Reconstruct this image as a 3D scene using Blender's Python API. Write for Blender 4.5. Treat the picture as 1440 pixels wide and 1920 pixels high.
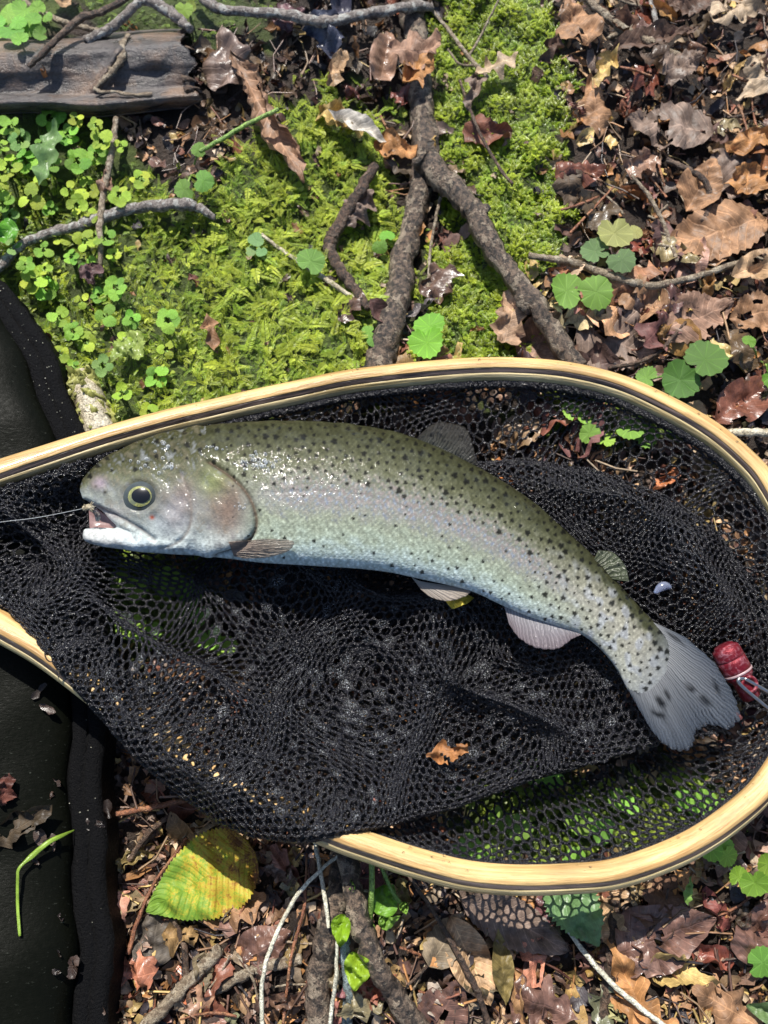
import bpy, math, random
import numpy as np
from mathutils import Vector, Matrix, kdtree

random.seed(7); rng = np.random.default_rng(7)
for o in list(bpy.data.objects): bpy.data.objects.remove(o)
S = bpy.context.scene
C = S.collection
rad = math.radians
PI = math.pi

# ------------------------------------------------------------------ camera
IMW, IMH = 1440.0, 1920.0
TILT = rad(14.0); FOV = rad(58.0)
FPX = IMH/2/math.tan(FOV/2)
DIST = 0.4558
AIM = np.array([0, 0, 0.03])
FWD = np.array([0, math.sin(TILT), -math.cos(TILT)])
UP = np.array([0, math.cos(TILT), math.sin(TILT)])
CAM = AIM - FWD*DIST
cd = bpy.data.cameras.new('camera'); cam = bpy.data.objects.new('camera', cd); C.objects.link(cam)
cam.location = CAM; cam.rotation_euler = (TILT, 0, 0)
cd.sensor_fit = 'VERTICAL'; cd.sensor_height = 36; cd.lens = 18/math.tan(FOV/2)
cd.clip_start = 0.01; cd.clip_end = 200
cd.dof.use_dof = True; cd.dof.focus_distance = DIST-0.015; cd.dof.aperture_fstop = 11
S.camera = cam

# ------------------------------------------------------------------ light
SUN_EL, SUN_AZ = rad(54), rad(-14)     # azimuth measured from +Y towards +X
w = bpy.data.worlds.new('World'); S.world = w; w.use_nodes = True
nt = w.node_tree; nt.nodes.clear()
sky = nt.nodes.new('ShaderNodeTexSky'); sky.sky_type = 'NISHITA'; sky.sun_disc = False
sky.sun_elevation = SUN_EL; sky.sun_rotation = SUN_AZ
bg = nt.nodes.new('ShaderNodeBackground'); bg.inputs[1].default_value = 0.10
wo = nt.nodes.new('ShaderNodeOutputWorld')
nt.links.new(sky.outputs[0], bg.inputs[0]); nt.links.new(bg.outputs[0], wo.inputs[0])
ld = bpy.data.lights.new('sun', 'SUN'); ld.energy = 4.6; ld.angle = rad(0.55); ld.color = (1, 0.955, 0.88)
sun = bpy.data.objects.new('sun', ld); C.objects.link(sun)
sd = Vector((math.sin(SUN_AZ)*math.cos(SUN_EL), math.cos(SUN_AZ)*math.cos(SUN_EL), math.sin(SUN_EL)))
sun.rotation_euler = sd.to_track_quat('Z', 'Y').to_euler(); sun.location = (0, 0, 2)
S.view_settings.view_transform = 'Standard'; S.view_settings.look = 'None'
S.view_settings.exposure = 0.72; S.view_settings.gamma = 1; S.view_settings.use_curve_mapping = False
S.render.engine = 'CYCLES'
S.render.resolution_x, S.render.resolution_y = 768, 1024

# ------------------------------------------------------------------ numeric helpers
class Waves:
    def __init__(s, n, lam, seed, amp=1.0):
        r = np.random.default_rng(seed); a = r.uniform(0, 2*PI, n)
        k = 2*PI/(lam*r.uniform(.6, 1.6, n))
        s.kx, s.ky, s.ph = k*np.cos(a), k*np.sin(a), r.uniform(0, 2*PI, n); s.amp = amp/math.sqrt(n/2)
    def __call__(s, x, y):
        x = np.asarray(x, float)[..., None]; y = np.asarray(y, float)[..., None]
        return s.amp*np.sin(x*s.kx + y*s.ky + s.ph).sum(-1)

def smooth(a, b, x):
    t = np.clip((np.asarray(x, float)-a)/(b-a), 0, 1); return t*t*(3-2*t)

def unproj(X, Y, z):
    X = np.asarray(X, float); Y = np.asarray(Y, float); z = np.asarray(z, float)
    d = FWD + ((X-IMW/2)/FPX)[..., None]*np.array([1., 0, 0]) - ((Y-IMH/2)/FPX)[..., None]*UP
    t = (z-CAM[2])/d[..., 2]
    return CAM + d*t[..., None]

def proj(P):
    v = np.asarray(P, float)-CAM; dep = v@FWD
    return IMW/2 + v[..., 0]/dep*FPX, IMH/2 - (v@UP)/dep*FPX

def scale_at(p):                      # metres per photo pixel at p
    return float((np.asarray(p)-CAM)@FWD)/FPX

_w1, _w2, _w3 = Waves(14, .16, 1, .0042), Waves(16, .05, 2, .0016), Waves(16, .018, 3, .0007)
def gauss(x, y, cx, cy, sx, sy): return np.exp(-((x-cx)/sx)**2-((y-cy)/sy)**2)
def terrain(x, y):
    x = np.asarray(x, float); y = np.asarray(y, float)
    far = 1-smooth(.5, 1.2, np.hypot(x, y))
    h = _w1(x, y)+_w2(x, y)+_w3(x, y)
    h = h + .006*gauss(x, y, -.07, .10, .1, .07) + .006*gauss(x, y, .07, .22, .04, .12)
    h = h - .020*gauss(x, y, .03, -.06, .17, .10) - .006*gauss(x, y, -.05, .28, .06, .05)
    return h*far - .004
def ground(X, Y, lift=0.0):
    X = np.asarray(X, float); Y = np.asarray(Y, float); z = np.zeros_like(X)
    for _ in range(7):
        p = unproj(X, Y, z); z = terrain(p[..., 0], p[..., 1])+lift
    return unproj(X, Y, z)

def inpoly(X, Y, poly):
    X = np.asarray(X, float); Y = np.asarray(Y, float); r = np.zeros(X.shape, bool); n = len(poly)
    for i in range(n):
        x0, y0 = poly[i]; x1, y1 = poly[(i+1) % n]
        if y0 == y1: continue
        c = ((y0 > Y) != (y1 > Y)) & (X < (x1-x0)*(Y-y0)/(y1-y0)+x0); r ^= c
    return r
def poly_sd(P, poly):                 # signed distance (inside +), nearest boundary point
    A = np.asarray(poly, float); B = np.roll(A, -1, 0); best = np.full(len(P), 1e9); near = np.zeros((len(P), 2))
    for a, b in zip(A, B):
        ab = b-a; t = np.clip(((P-a)@ab)/(ab@ab+1e-18), 0, 1); q = a+t[:, None]*ab
        d = np.hypot(*(P-q).T); m = d < best; best[m] = d[m]; near[m] = q[m]
    ins = inpoly(P[:, 0], P[:, 1], [tuple(a) for a in A])
    return np.where(ins, best, -best), near

def catmull(pts, n, closed=False):
    P = np.asarray(pts, float); m = len(P); out = []
    segs = m if closed else m-1
    u = np.linspace(0, segs, n, endpoint=not closed)
    i = np.minimum(u.astype(int), segs-1); f = (u-i)[:, None]
    def g(k): return P[k % m] if closed else P[np.clip(k, 0, m-1)]
    p0, p1, p2, p3 = g(i-1), g(i), g(i+1), g(i+2)
    return .5*((2*p1)+(-p0+p2)*f+(2*p0-5*p1+4*p2-p3)*f*f+(-p0+3*p1-3*p2+p3)*f**3)

# ------------------------------------------------------------------ mesh helpers
def fast_mesh(name, V, F, smooth_=True, uv=None, col=None):
    V = np.ascontiguousarray(V, np.float32); F = np.asarray(F, np.int32); me = bpy.data.meshes.new(name)
    nf, k = F.shape
    me.vertices.add(len(V)); me.vertices.foreach_set('co', V.ravel())
    me.loops.add(nf*k); me.loops.foreach_set('vertex_index', F.ravel())
    me.polygons.add(nf); me.polygons.foreach_set('loop_start', np.arange(0, nf*k, k, dtype=np.int32))
    me.polygons.foreach_set('loop_total', np.full(nf, k, np.int32))
    me.polygons.foreach_set('use_smooth', np.full(nf, smooth_, bool))
    if uv is not None:
        l = me.uv_layers.new(name='UVMap'); l.data.foreach_set('uv', np.asarray(uv, np.float32)[F.ravel()].ravel())
    if col is not None:
        c = np.ones((len(V), 4), np.float32); c[:, :3] = col
        a = me.color_attributes.new('Col', 'FLOAT_COLOR', 'POINT'); a.data.foreach_set('color', c.ravel())
    me.update(calc_edges=True); return me

def link(name, me, mat, parent=None, loc=None):
    o = bpy.data.objects.new(name, me); C.objects.link(o)
    if mat is not None and me is not None and len(me.materials) == 0: me.materials.append(mat)
    if loc is not None: o.location = loc
    if parent is not None: o.parent = parent
    return o
def tag(o, label=None, cat=None, group=None, kind=None):
    if label: o['label'] = label
    if cat: o['category'] = cat
    if group: o['group'] = group
    if kind: o['kind'] = kind
    return o
def empty(name, loc=(0, 0, 0)):
    o = bpy.data.objects.new(name, None); C.objects.link(o); o.location = loc; o.empty_display_size = .01; return o
def child(name, me, mat, root):       # mesh in world coordinates under a root Empty
    o = link(name, me, mat, root); o.location = -root.location; return o

def grid_faces(nu, nv, closed_u=False, off=0):
    i = np.arange(nu if closed_u else nu-1); j = np.arange(nv-1); I, J = np.meshgrid(i, j, indexing='ij'); I2 = (I+1) % nu
    return np.stack([I*nv+J, I2*nv+J, I2*nv+J+1, I*nv+J+1], -1).reshape(-1, 4)+off

def tube(P, R, sides=8, bump=0.0, seed=0, caps=True, flat=1.0):
    """swept tube: vertices, quads, uv (u round, v metres along)"""
    P = np.asarray(P, float); n = len(P); R = np.broadcast_to(np.asarray(R, float), (n,))
    T = np.gradient(P, axis=0); T /= np.linalg.norm(T, axis=1)[:, None]+1e-12
    up = np.array([0, 0, 1.]); N = np.cross(up, T); bad = np.linalg.norm(N, axis=1) < .15
    N[bad] = np.cross([1., 0.2, 0], T[bad]); N /= np.linalg.norm(N, axis=1)[:, None]; B = np.cross(T, N)
    a = np.linspace(0, 2*PI, sides, endpoint=False)
    L = np.concatenate([[0], np.cumsum(np.linalg.norm(np.diff(P, axis=0), axis=1))])
    rr = R[:, None]*np.ones(sides)
    if bump:
        r = np.random.default_rng(seed); nz = r.normal(0, 1, (n, sides))
        nz = (nz+np.roll(nz, 1, 0)+np.roll(nz, 1, 1))/1.8; rr = rr*(1+bump*nz)
    V = P[:, None]+rr[..., None]*(np.cos(a)[None, :, None]*N[:, None]+flat*np.sin(a)[None, :, None]*B[:, None])
    V = V.reshape(-1, 3); i = np.arange(n-1); j = np.arange(sides); I, J = np.meshgrid(i, j, indexing='ij'); J2 = (J+1) % sides
    F = np.stack([I*sides+J, I*sides+J2, (I+1)*sides+J2, (I+1)*sides+J], -1).reshape(-1, 4)
    uv = np.stack([np.broadcast_to(a/(2*PI), (n, sides)), np.broadcast_to(L[:, None], (n, sides))], -1).reshape(-1, 2)
    if caps:
        V = np.vstack([V, P[0]-T[0]*R[0]*.15, P[-1]+T[-1]*R[-1]*.15]); uv = np.vstack([uv, [0, 0], [0, L[-1]]])
        c0, c1 = n*sides, n*sides+1
        f0 = np.stack([np.full(sides, c0), (j+1) % sides, j, np.full(sides, c0)], -1)
        b = (n-1)*sides; f1 = np.stack([np.full(sides, c1), b+j, b+(j+1) % sides, np.full(sides, c1)], -1)
        return V, F, uv, np.vstack([f0, f1])[:, :3]
    return V, F, uv, None
def poly_mesh(name, V, quads, tris=None, uv=None, smooth_=True, col=None):
    if tris is None or len(tris) == 0: return fast_mesh(name, V, quads, smooth_, uv, col)
    me = bpy.data.meshes.new(name); nq, ntr = len(quads), len(tris)
    me.vertices.add(len(V)); me.vertices.foreach_set('co', np.ascontiguousarray(V, np.float32).ravel())
    li = np.concatenate([np.asarray(quads).ravel(), np.asarray(tris).ravel()]).astype(np.int32)
    me.loops.add(len(li)); me.loops.foreach_set('vertex_index', li); me.polygons.add(nq+ntr)
    me.polygons.foreach_set('loop_start', np.concatenate([np.arange(nq)*4, nq*4+np.arange(ntr)*3]).astype(np.int32))
    me.polygons.foreach_set('loop_total', np.concatenate([np.full(nq, 4), np.full(ntr, 3)]).astype(np.int32))
    me.polygons.foreach_set('use_smooth', np.full(nq+ntr, smooth_, bool))
    if uv is not None: me.uv_layers.new(name='UVMap').data.foreach_set('uv', np.asarray(uv, np.float32)[li].ravel())
    if col is not None:
        c = np.ones((len(V), 4), np.float32); c[:, :3] = col
        me.color_attributes.new('Col', 'FLOAT_COLOR', 'POINT').data.foreach_set('color', c.ravel())
    me.update(calc_edges=True); return me
def tube_mesh(name, P, R, sides=8, bump=0.0, seed=0, flat=1.0):
    V, F, uv, tr = tube(P, R, sides, bump, seed, True, flat); return poly_mesh(name, V, F, tr, uv)
class Batch:                          # gathers quads of many little shapes into ONE mesh
    def __init__(s): s.V, s.F, s.U, s.K, s.n = [], [], [], [], 0
    def add(s, V, F, uv=None, col=None):
        s.V.append(V); s.F.append(np.asarray(F)+s.n)
        s.U.append(np.zeros((len(V), 2)) if uv is None else uv)
        s.K.append(np.broadcast_to(np.array((1., 1, 1)) if col is None else np.asarray(col, float), (len(V), 3))); s.n += len(V)
    def mesh(s, name, sm=True): return fast_mesh(name, np.vstack(s.V), np.vstack(s.F), sm, np.vstack(s.U), np.vstack(s.K))

# ------------------------------------------------------------------ materials
class NT:
    def __init__(s, name):
        s.m = bpy.data.materials.new(name); s.m.use_nodes = True; s.t = s.m.node_tree; s.t.nodes.clear()
        s.out = s.t.nodes.new('ShaderNodeOutputMaterial')
    def n(s, typ, ins=None, **kw):
        x = s.t.nodes.new('ShaderNode'+typ)
        for k, v in kw.items(): setattr(x, k, v)
        for k, v in (ins or {}).items(): s.set(x.inputs[k], v)
        return x
    def set(s, sock, v):
        if isinstance(v, bpy.types.NodeSocket): s.t.links.new(v, sock)
        else:
            if sock.type == 'RGBA' and len(v) == 3: v = (*v, 1)
            sock.default_value = v
    def math(s, op, a, b=0.0, c=None):
        x = s.n('Math', operation=op); s.set(x.inputs[0], a); s.set(x.inputs[1], b)
        if c is not None: s.set(x.inputs[2], c)
        return x.outputs[0]
    def mix(s, f, a, b, bt='MIX'):
        x = s.n('Mix', data_type='RGBA', blend_type=bt); s.set(x.inputs[0], f); s.set(x.inputs[6], a); s.set(x.inputs[7], b); return x.outputs[2]
    def noise(s, vec, scale, detail=4, rough=.55, dist=0.0):
        return s.n('TexNoise', {'Vector': vec, 'Scale': scale, 'Detail': detail, 'Roughness': rough, 'Distortion': dist})
    def ramp(s, f, stops):
        x = s.n('ValToRGB'); e = x.color_ramp.elements
        while len(e) < len(stops): e.new(.5)
        for q, (p, c) in zip(e, stops):
            q.position = p; q.color = (c, c, c, 1) if isinstance(c, (int, float)) else (*c, 1)
        s.set(x.inputs[0], f); return x.outputs[0]
    def rng(s, f, a, b, c, d):
        x = s.n('MapRange', {0: f, 1: a, 2: b, 3: c, 4: d}); return x.outputs[0]
    def bump(s, h, strength=.5, dist=.001, normal=None):
        x = s.n('Bump', {'Strength': strength, 'Distance': dist, 'Height': h})
        if normal is not None: s.set(x.inputs['Normal'], normal)
        return x.outputs[0]
    def obj(s): return s.n('TexCoord').outputs['Object']
    def scaled(s, vec, sc): return s.n('Mapping', {'Vector': vec, 'Scale': sc}).outputs[0]
    def bsdf(s, **kw):
        x = s.n('BsdfPrincipled')
        for k, v in kw.items(): s.set(x.inputs[k.replace('_', ' ')], v)
        return x.outputs[0]
    def done(s, sh): s.t.links.new(sh, s.out.inputs['Surface']); return s.m

def leaf_mat(name, src='OBJ', transl=.15, rlo=.25, rhi=.6, nv=13, slant=2.2, vein_gain=1.35, patch=.6, spec=.5, veins=True):
    k = NT(name); uv = k.n('UVMap').outputs[0]; ob = k.obj()
    base = k.n('ObjectInfo').outputs['Color'] if src == 'OBJ' else k.n('VertexColor', layer_name='Col').outputs[0]
    n1 = k.noise(ob, 90, 5, .6).outputs[0]; n2 = k.noise(ob, 420, 4, .65).outputs[0]
    m = k.math('MULTIPLY', k.rng(n1, .3, .7, 1-patch, 1+patch*.75), k.rng(n2, .25, .75, .7, 1.3))
    col = k.mix(1, base, k.n('CombineColor', {0: m, 1: m, 2: m}).outputs[0], 'MULTIPLY')
    if veins:
        sp = k.n('SeparateXYZ', {0: uv}); au = k.math('ABSOLUTE', k.math('MULTIPLY_ADD', sp.outputs[0], 2, -1))
        ph = k.math('SUBTRACT', k.math('MULTIPLY', sp.outputs[1], nv), k.math('MULTIPLY', au, slant))
        d = k.math('ABSOLUTE', k.math('SUBTRACT', k.math('FRACT', ph), .5))
        v1 = k.rng(d, .02, .10, 1, 0); v2 = k.rng(au, .015, .055, 1, 0); vein = k.math('MAXIMUM', v1, v2)
        col = k.mix(k.math('MULTIPLY', vein, .75), col, k.mix(1, col, (vein_gain,)*3, 'MULTIPLY'))
        hgt = k.math('ADD', k.math('MULTIPLY', vein, .5), k.math('MULTIPLY', n2, .9))
    else: hgt = n2
    rough = k.rng(n1, .35, .65, rlo, rhi)
    sh = k.bsdf(Base_Color=col, Roughness=rough, Normal=k.bump(hgt, .5, .0006), Specular_IOR_Level=spec)
    tr = k.n('BsdfTranslucent', {'Color': col}).outputs[0]
    return k.done(k.n('MixShader', {0: transl, 1: sh, 2: tr}).outputs[0])

M_dead = leaf_mat('dead_leaf', transl=.10, rlo=.42, rhi=.75, vein_gain=1.7, spec=.35)
M_deadwet = leaf_mat('wet_dead_leaf', transl=.06, rlo=.18, rhi=.5, vein_gain=1.5)
M_litter = leaf_mat('litter_fragments', src='ATTR', transl=.08, nv=7)
M_green = leaf_mat('green_leaf', transl=.38, rlo=.25, rhi=.5, nv=6, slant=3.5, vein_gain=1.25, patch=.25)
M_moss = leaf_mat('moss', src='ATTR', transl=.42, rlo=.25, rhi=.5, patch=.45, veins=False)

def bark_mat(name, dark, light, patch, pamt=.5, rough=(.35, .75), sc=1.0, stretch=.25):
    k = NT(name); uv = k.n('UVMap').outputs[0]; ob = k.obj()
    n1 = k.noise(ob, 120*sc, 6, .65, .4).outputs[0]; n2 = k.noise(ob, 600*sc, 5, .7).outputs[0]; n3 = k.noise(ob, 55*sc, 4, .6).outputs[0]
    col = k.mix(k.ramp(n1, [(.42, 0.), (.60, 1.)]), dark, light)
    mk = k.ramp(n3, [(.535, 0.), (.575, 1.)]); col = k.mix(k.math('MULTIPLY', mk, pamt), col, patch)
    col = k.mix(1, col, k.ramp(n2, [(.32, .3), (.68, 1.5)]), 'MULTIPLY')
    h = k.math('ADD', k.math('ADD', n1, k.math('MULTIPLY', mk, .35)), k.math('MULTIPLY', n2, .7))
    return k.done(k.bsdf(Base_Color=col, Roughness=k.rng(n1, .3, .7, *rough), Normal=k.bump(h, 1, .0012)))
M_bark = bark_mat('branch_bark', (.022, .017, .014), (.17, .12, .085), (.36, .29, .21), .6, (.25, .75), 3.0)
M_barkdark = bark_mat('dark_twig_bark', (.03, .021, .016), (.12, .07, .045), (.24, .17, .12), .5, (.25, .7), 4.0)
M_barkgrey = bark_mat('grey_twig_bark', (.12, .10, .09), (.32, .28, .25), (.5, .5, .46), .7, (.45, .8), 4.0)
M_barklichen = bark_mat('lichen_bark', (.10, .12, .12), (.26, .33, .33), (.46, .56, .56), .7, (.5, .85), 4.0)
M_barktan = bark_mat('tan_stick_bark', (.14, .10, .065), (.36, .29, .20), (.55, .48, .36), .5, (.4, .75), 4.0)
M_barkwet = bark_mat('wet_bark', (.028, .024, .023), (.085, .068, .06), (.17, .10, .06), .6, (.16, .5), .55)
M_straw = bark_mat('dry_straw', (.30, .25, .16), (.55, .49, .36), (.7, .65, .52), .4, (.35, .6), 1.5)
M_palestem = bark_mat('pale_stem', (.50, .47, .36), (.70, .68, .55), (.6, .62, .5), .3, (.3, .5), 1.5)
M_greenstem = bark_mat('green_stem', (.13, .24, .04), (.24, .38, .08), (.3, .4, .12), .3, (.25, .5), 1.5)
M_redstem = bark_mat('red_stem', (.16, .06, .03), (.33, .14, .07), (.3, .2, .1), .3, (.3, .6), 1.5)

def soil_mat():
    k = NT('soil'); ob = k.obj(); n1 = k.noise(ob, 60, 8, .7).outputs[0]; n2 = k.noise(ob, 400, 5, .7).outputs[0]
    col = k.mix(1, k.n('VertexColor', layer_name='Col').outputs[0], k.ramp(n1, [(.3, .35), (.7, 1.5)]), 'MULTIPLY')
    return k.done(k.bsdf(Base_Color=col, Roughness=k.rng(n2, .3, .7, .3, .9), Normal=k.bump(k.math('ADD', n1, n2), 1, .004)))
M_soil = soil_mat()

def wood_mat(name, a, b, rough=.32):
    k = NT(name); uv = k.n('UVMap').outputs[0]
    g = k.noise(k.scaled(uv, (260, 14, 1)), 1, 6, .7, .6).outputs[0]; g2 = k.noise(k.scaled(uv, (900, 60, 1)), 1, 3, .6).outputs[0]
    big = k.noise(k.scaled(uv, (40, 22, 1)), 1, 3).outputs[0]
    col = k.mix(k.ramp(g, [(.40, 0.), (.60, 1.)]), a, b); col = k.mix(1, col, k.ramp(big, [(.3, .62), (.7, 1.18)]), 'MULTIPLY')
    col = k.mix(k.ramp(g2, [(.60, 0.), (.72, .55)]), col, tuple(x*.45 for x in a))
    return k.done(k.bsdf(Base_Color=col, Roughness=k.rng(g, .3, .7, rough, rough+.22), Normal=k.bump(k.math('ADD', g, g2), .6, .0008), Coat_Weight=.3, Coat_Roughness=.12))
M_orange = wood_mat('honey_bamboo', (.43, .25, .09), (.66, .45, .19))
M_wenge = wood_mat('dark_lamination', (.018, .012, .010), (.16, .115, .095), .3)
M_pale = wood_mat('pale_bamboo', (.40, .30, .13), (.62, .51, .28))

def net_mat():
    k = NT('black_net_cord'); ob = k.obj(); n = k.noise(ob, 1500, 3, .7).outputs[0]; v = k.n('TexVoronoi', {'Vector': ob, 'Scale': 900.}).outputs[0]
    col = k.mix(n, (.004, .004, .005), (.020, .019, .025))
    return k.done(k.bsdf(Base_Color=col, Roughness=k.rng(n, .3, .7, .08, .42), Normal=k.bump(k.math('ADD', n, v), 1, .0010), Specular_IOR_Level=.6))
M_net = net_mat()
def water_mat():
    k = NT('water'); return k.done(k.bsdf(Base_Color=(1, 1, 1), Roughness=.13, IOR=1.33, Transmission_Weight=1.0))
M_water = water_mat()

# ------------------------------------------------------------------ zones in photo pixels (vegetation map)
Z_MOSS1 = [(-700, 330), (250, 330), (360, 370), (430, 300), (560, 190), (660, 160), (740, 260), (760, 420), (700, 720), (500, 760), (200, 860), (-700, 900)]
Z_MOSS2 = [(815, -60), (1030, -60), (1050, 90), (1070, 200), (1045, 330), (1060, 450), (1000, 560), (990, 690), (760, 700), (800, 560), (840, 420), (800, 260)]
Z_MOSS3 = [(120, -80), (370, -60), (540, 10), (500, 60), (340, 90), (200, 60)]
Z_HERB = [(-700, -300), (130, -120), (120, 70), (0, 90), (0, 215), (200, 215), (270, 330), (250, 460), (330, 560), (300, 780), (-700, 860)]
Z_UNDER = [[(960, 740), (1250, 750), (1260, 830), (970, 800)], [(870, 1480), (1330, 1440), (1380, 1560), (1000, 1620), (860, 1570)], [(190, 1010), (400, 1030), (380, 1250), (210, 1200)]]
def zone_moss(X, Y):
    r = inpoly(X, Y, Z_MOSS1) | inpoly(X, Y, Z_MOSS2) | inpoly(X, Y, Z_MOSS3)
    for z in Z_UNDER: r |= inpoly(X, Y, z)
    return r
_hj = Waves(8, 60, 91, 22)
def moss_soft(X, Y): return zone_moss(X+_hj(X, Y), Y+_hj(Y+300, X))
def herb_soft(X, Y): return inpoly(X+_hj(X, Y), Y+_hj(Y+300, X), Z_HERB)

# ------------------------------------------------------------------ the ground
def axis(lo, hi, step, far):
    a = list(np.arange(lo, hi+1e-6, step)); d = step
    while a[-1] < far: d *= 1.5; a.append(a[-1]+d)
    d = step
    while a[0] > -far: d *= 1.5; a.insert(0, a[0]-d)
    return np.array(a)
gx, gy = axis(-.5, .5, .005, 30), axis(-.45, .6, .005, 30)
GX, GY = np.meshgrid(gx, gy, indexing='ij'); GZ = terrain(GX, GY)
V = np.stack([GX, GY, GZ], -1).reshape(-1, 3); PX, PY = proj(V)
PX = np.where(((V-CAM)@FWD) > .05, PX, -9999)
cm = np.where((moss_soft(PX, PY) | herb_soft(PX, PY))[:, None], np.array((.060, .085, .014)), np.array((.040, .026, .018)))
tag(link('ground', fast_mesh('ground', V, grid_faces(len(gx), len(gy))[:, ::-1], True, None, cm), M_soil), kind='structure')

# ------------------------------------------------------------------ moss (nobody could count it)
def moss(name, px, n, L, leaf, nl, dens_fn, cols, seed, label, elev=(.1, 1.1), lift=0.0):
    r = np.random.default_rng(seed); x0, y0, x1, y1 = px
    X = r.uniform(x0, x1, n); Y = r.uniform(y0, y1, n); m = dens_fn(X, Y); X, Y = X[m], Y[m]; n = len(X)
    base = ground(X, Y); base[:, 2] += r.uniform(-.001, .003, n)+lift
    clump = Waves(10, .022, seed+5)(base[:, 0], base[:, 1]); base[:, 2] += .0018*clump
    az = r.uniform(0, 2*PI, n); el = r.uniform(*elev, n); Ls = L*r.uniform(.55, 1.35, n)
    h = np.stack([np.cos(az), np.sin(az), 0*az], -1); u = np.array([0, 0, 1.])
    t = np.linspace(0.05, 1, nl); droop = r.uniform(.1, .7, n)
    along = Ls[:, None]*t; hz = np.cos(el)[:, None]*along; vz = np.sin(el)[:, None]*along-droop[:, None]*Ls[:, None]*t*t*.5
    P = base[:, None]+h[:, None]*hz[..., None]+u*vz[..., None]
    side = np.stack([-np.sin(az), np.cos(az), 0*az], -1)
    ll = leaf*(1.15-.75*t)[None]*r.uniform(.8, 1.25, (n, 1))
    Vs = []; cb = np.array(cols)
    mixv = np.clip(.5+.28*clump+r.normal(0, .22, n), 0, 1)[:, None]
    cl = cb[0]*(1-mixv)+cb[1]*mixv
    cl = cl*r.uniform(.75, 1.2, (n, 1)); Cs = []
    for sg in (-1, 1):
        d = side[:, None]*sg*.8+h[:, None]*.62+u*r.uniform(-.15, .45, (n, nl, 1)); d = d/np.linalg.norm(d, axis=-1, keepdims=True)
        tip = P+d*ll[..., None]; mid = P+d*ll[..., None]*.45; wv = np.cross(d, u)*ll[..., None]*.2+u*ll[..., None]*.05
        Vs.append(np.stack([P, mid+wv, tip, mid-wv], 2)); Cs.append(np.broadcast_to(cl[:, None, None], (n, nl, 4, 3))*np.array([.8, 1, 1.12, 1])[None, None, :, None])
    V = np.concatenate(Vs, 1).reshape(-1, 3); K = np.concatenate(Cs, 1).reshape(-1, 3); F = np.arange(len(V)).reshape(-1, 4)
    o = link(name, fast_mesh(name, V, F, False, None, K), M_moss); tag(o, label, 'moss', kind='stuff'); return o
YG, YG2 = (.19, .31, .024), (.41, .48, .038)
def d1(X, Y): return inpoly(X+_hj(X, Y), Y+_hj(Y+300, X), Z_MOSS1) & ~((herb_soft(X, Y)) & (rng.random(len(X)) < .55))
def d2(X, Y): return inpoly(X+_hj(X, Y)*.6, Y+_hj(Y+300, X)*.6, Z_MOSS2)
def d3(X, Y): return inpoly(X+_hj(X, Y), Y, Z_MOSS3) | ((herb_soft(X, Y)) & (rng.random(len(X)) < .6))
def d4(X, Y):
    r = np.zeros(X.shape, bool)
    for z in Z_UNDER: r |= inpoly(X, Y, z)
    return r
moss('feathery_moss', (-500, 150, 800, 900), 24000, .0075, .0014, 12, d1, (YG, YG2), 11, 'feathery yellow-green moss carpet between the seedlings and the forked branch')
moss('frond_moss', (400, 180, 900, 700), 420, .012, .0030, 15, d1, ((.24, .36, .03), (.44, .50, .05)), 15, 'loose fern-like moss fronds along the crooked twig', (.15, .7), .002)
moss('fine_moss', (740, -100, 1100, 720), 15000, .0046, .0015, 8, d2, ((.20, .32, .02), (.40, .48, .035)), 12, 'fine bright green moss cushion beside the forked branch', (.3, 1.3))
moss('dark_moss', (-500, -200, 560, 900), 6000, .006, .0016, 7, d3, ((.08, .15, .02), (.2, .3, .03)), 13, 'short dark green moss under the round-leaved seedlings')
moss('shaded_moss', (150, 700, 1400, 1640), 7000, .006, .0026, 7, d4, ((.18, .30, .03), (.34, .42, .05)), 14, 'green moss showing through the net holes')

# ------------------------------------------------------------------ sticks and twigs
def px_path(pts, lift=0.0, n=None, wob=0.0, seed=0):
    """photo polyline (x, y, radius) lying on the ground -> world points and radii in metres"""
    A = np.asarray(pts, float); n = n or max(8, int(len(A)*7)); Q = catmull(A, n)
    P = ground(Q[:, 0], Q[:, 1]); R = np.array([scale_at(p) for p in P])*Q[:, 2]
    k = np.ones(9)/9; z = np.convolve(np.pad(P[:, 2], 4, 'edge'), k, 'valid')
    z = np.maximum(z, P[:, 2]-.0015)+R*.8+lift
    P = unproj(Q[:, 0], Q[:, 1], z)
    if wob:
        r = np.random.default_rng(seed); d = r.normal(0, 1, P.shape); d = (d+np.roll(d, 1, 0)+np.roll(d, -1, 0))/1.7; P = P+d*R[:, None]*wob
    return P, R
def stick(name, pts, mat, label, cat='twig', lift=0.0, bump=.10, sides=9, seed=1, group=None, side=None, n=None):
    P, R = px_path(pts, lift, n or max(14, len(pts)*9), .10, seed)
    root = empty(name, tuple(P[0])) if side else None
    if side:
        child('stem', tube_mesh('stem', P, R, sides, bump, seed), mat, root)
        for i, (nm, sp, l2) in enumerate(side):
            p2, r2 = px_path(sp, l2, max(8, len(sp)*7), .10, seed+i+1); child(nm, tube_mesh(nm, p2, r2, 7, bump, seed+i), mat, root)
        o = root
    else:
        me = tube_mesh(name, P-P[0], R, sides, bump, seed); o = link(name, me, mat, None, tuple(P[0]))
    return tag(o, label, cat, group)

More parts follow.
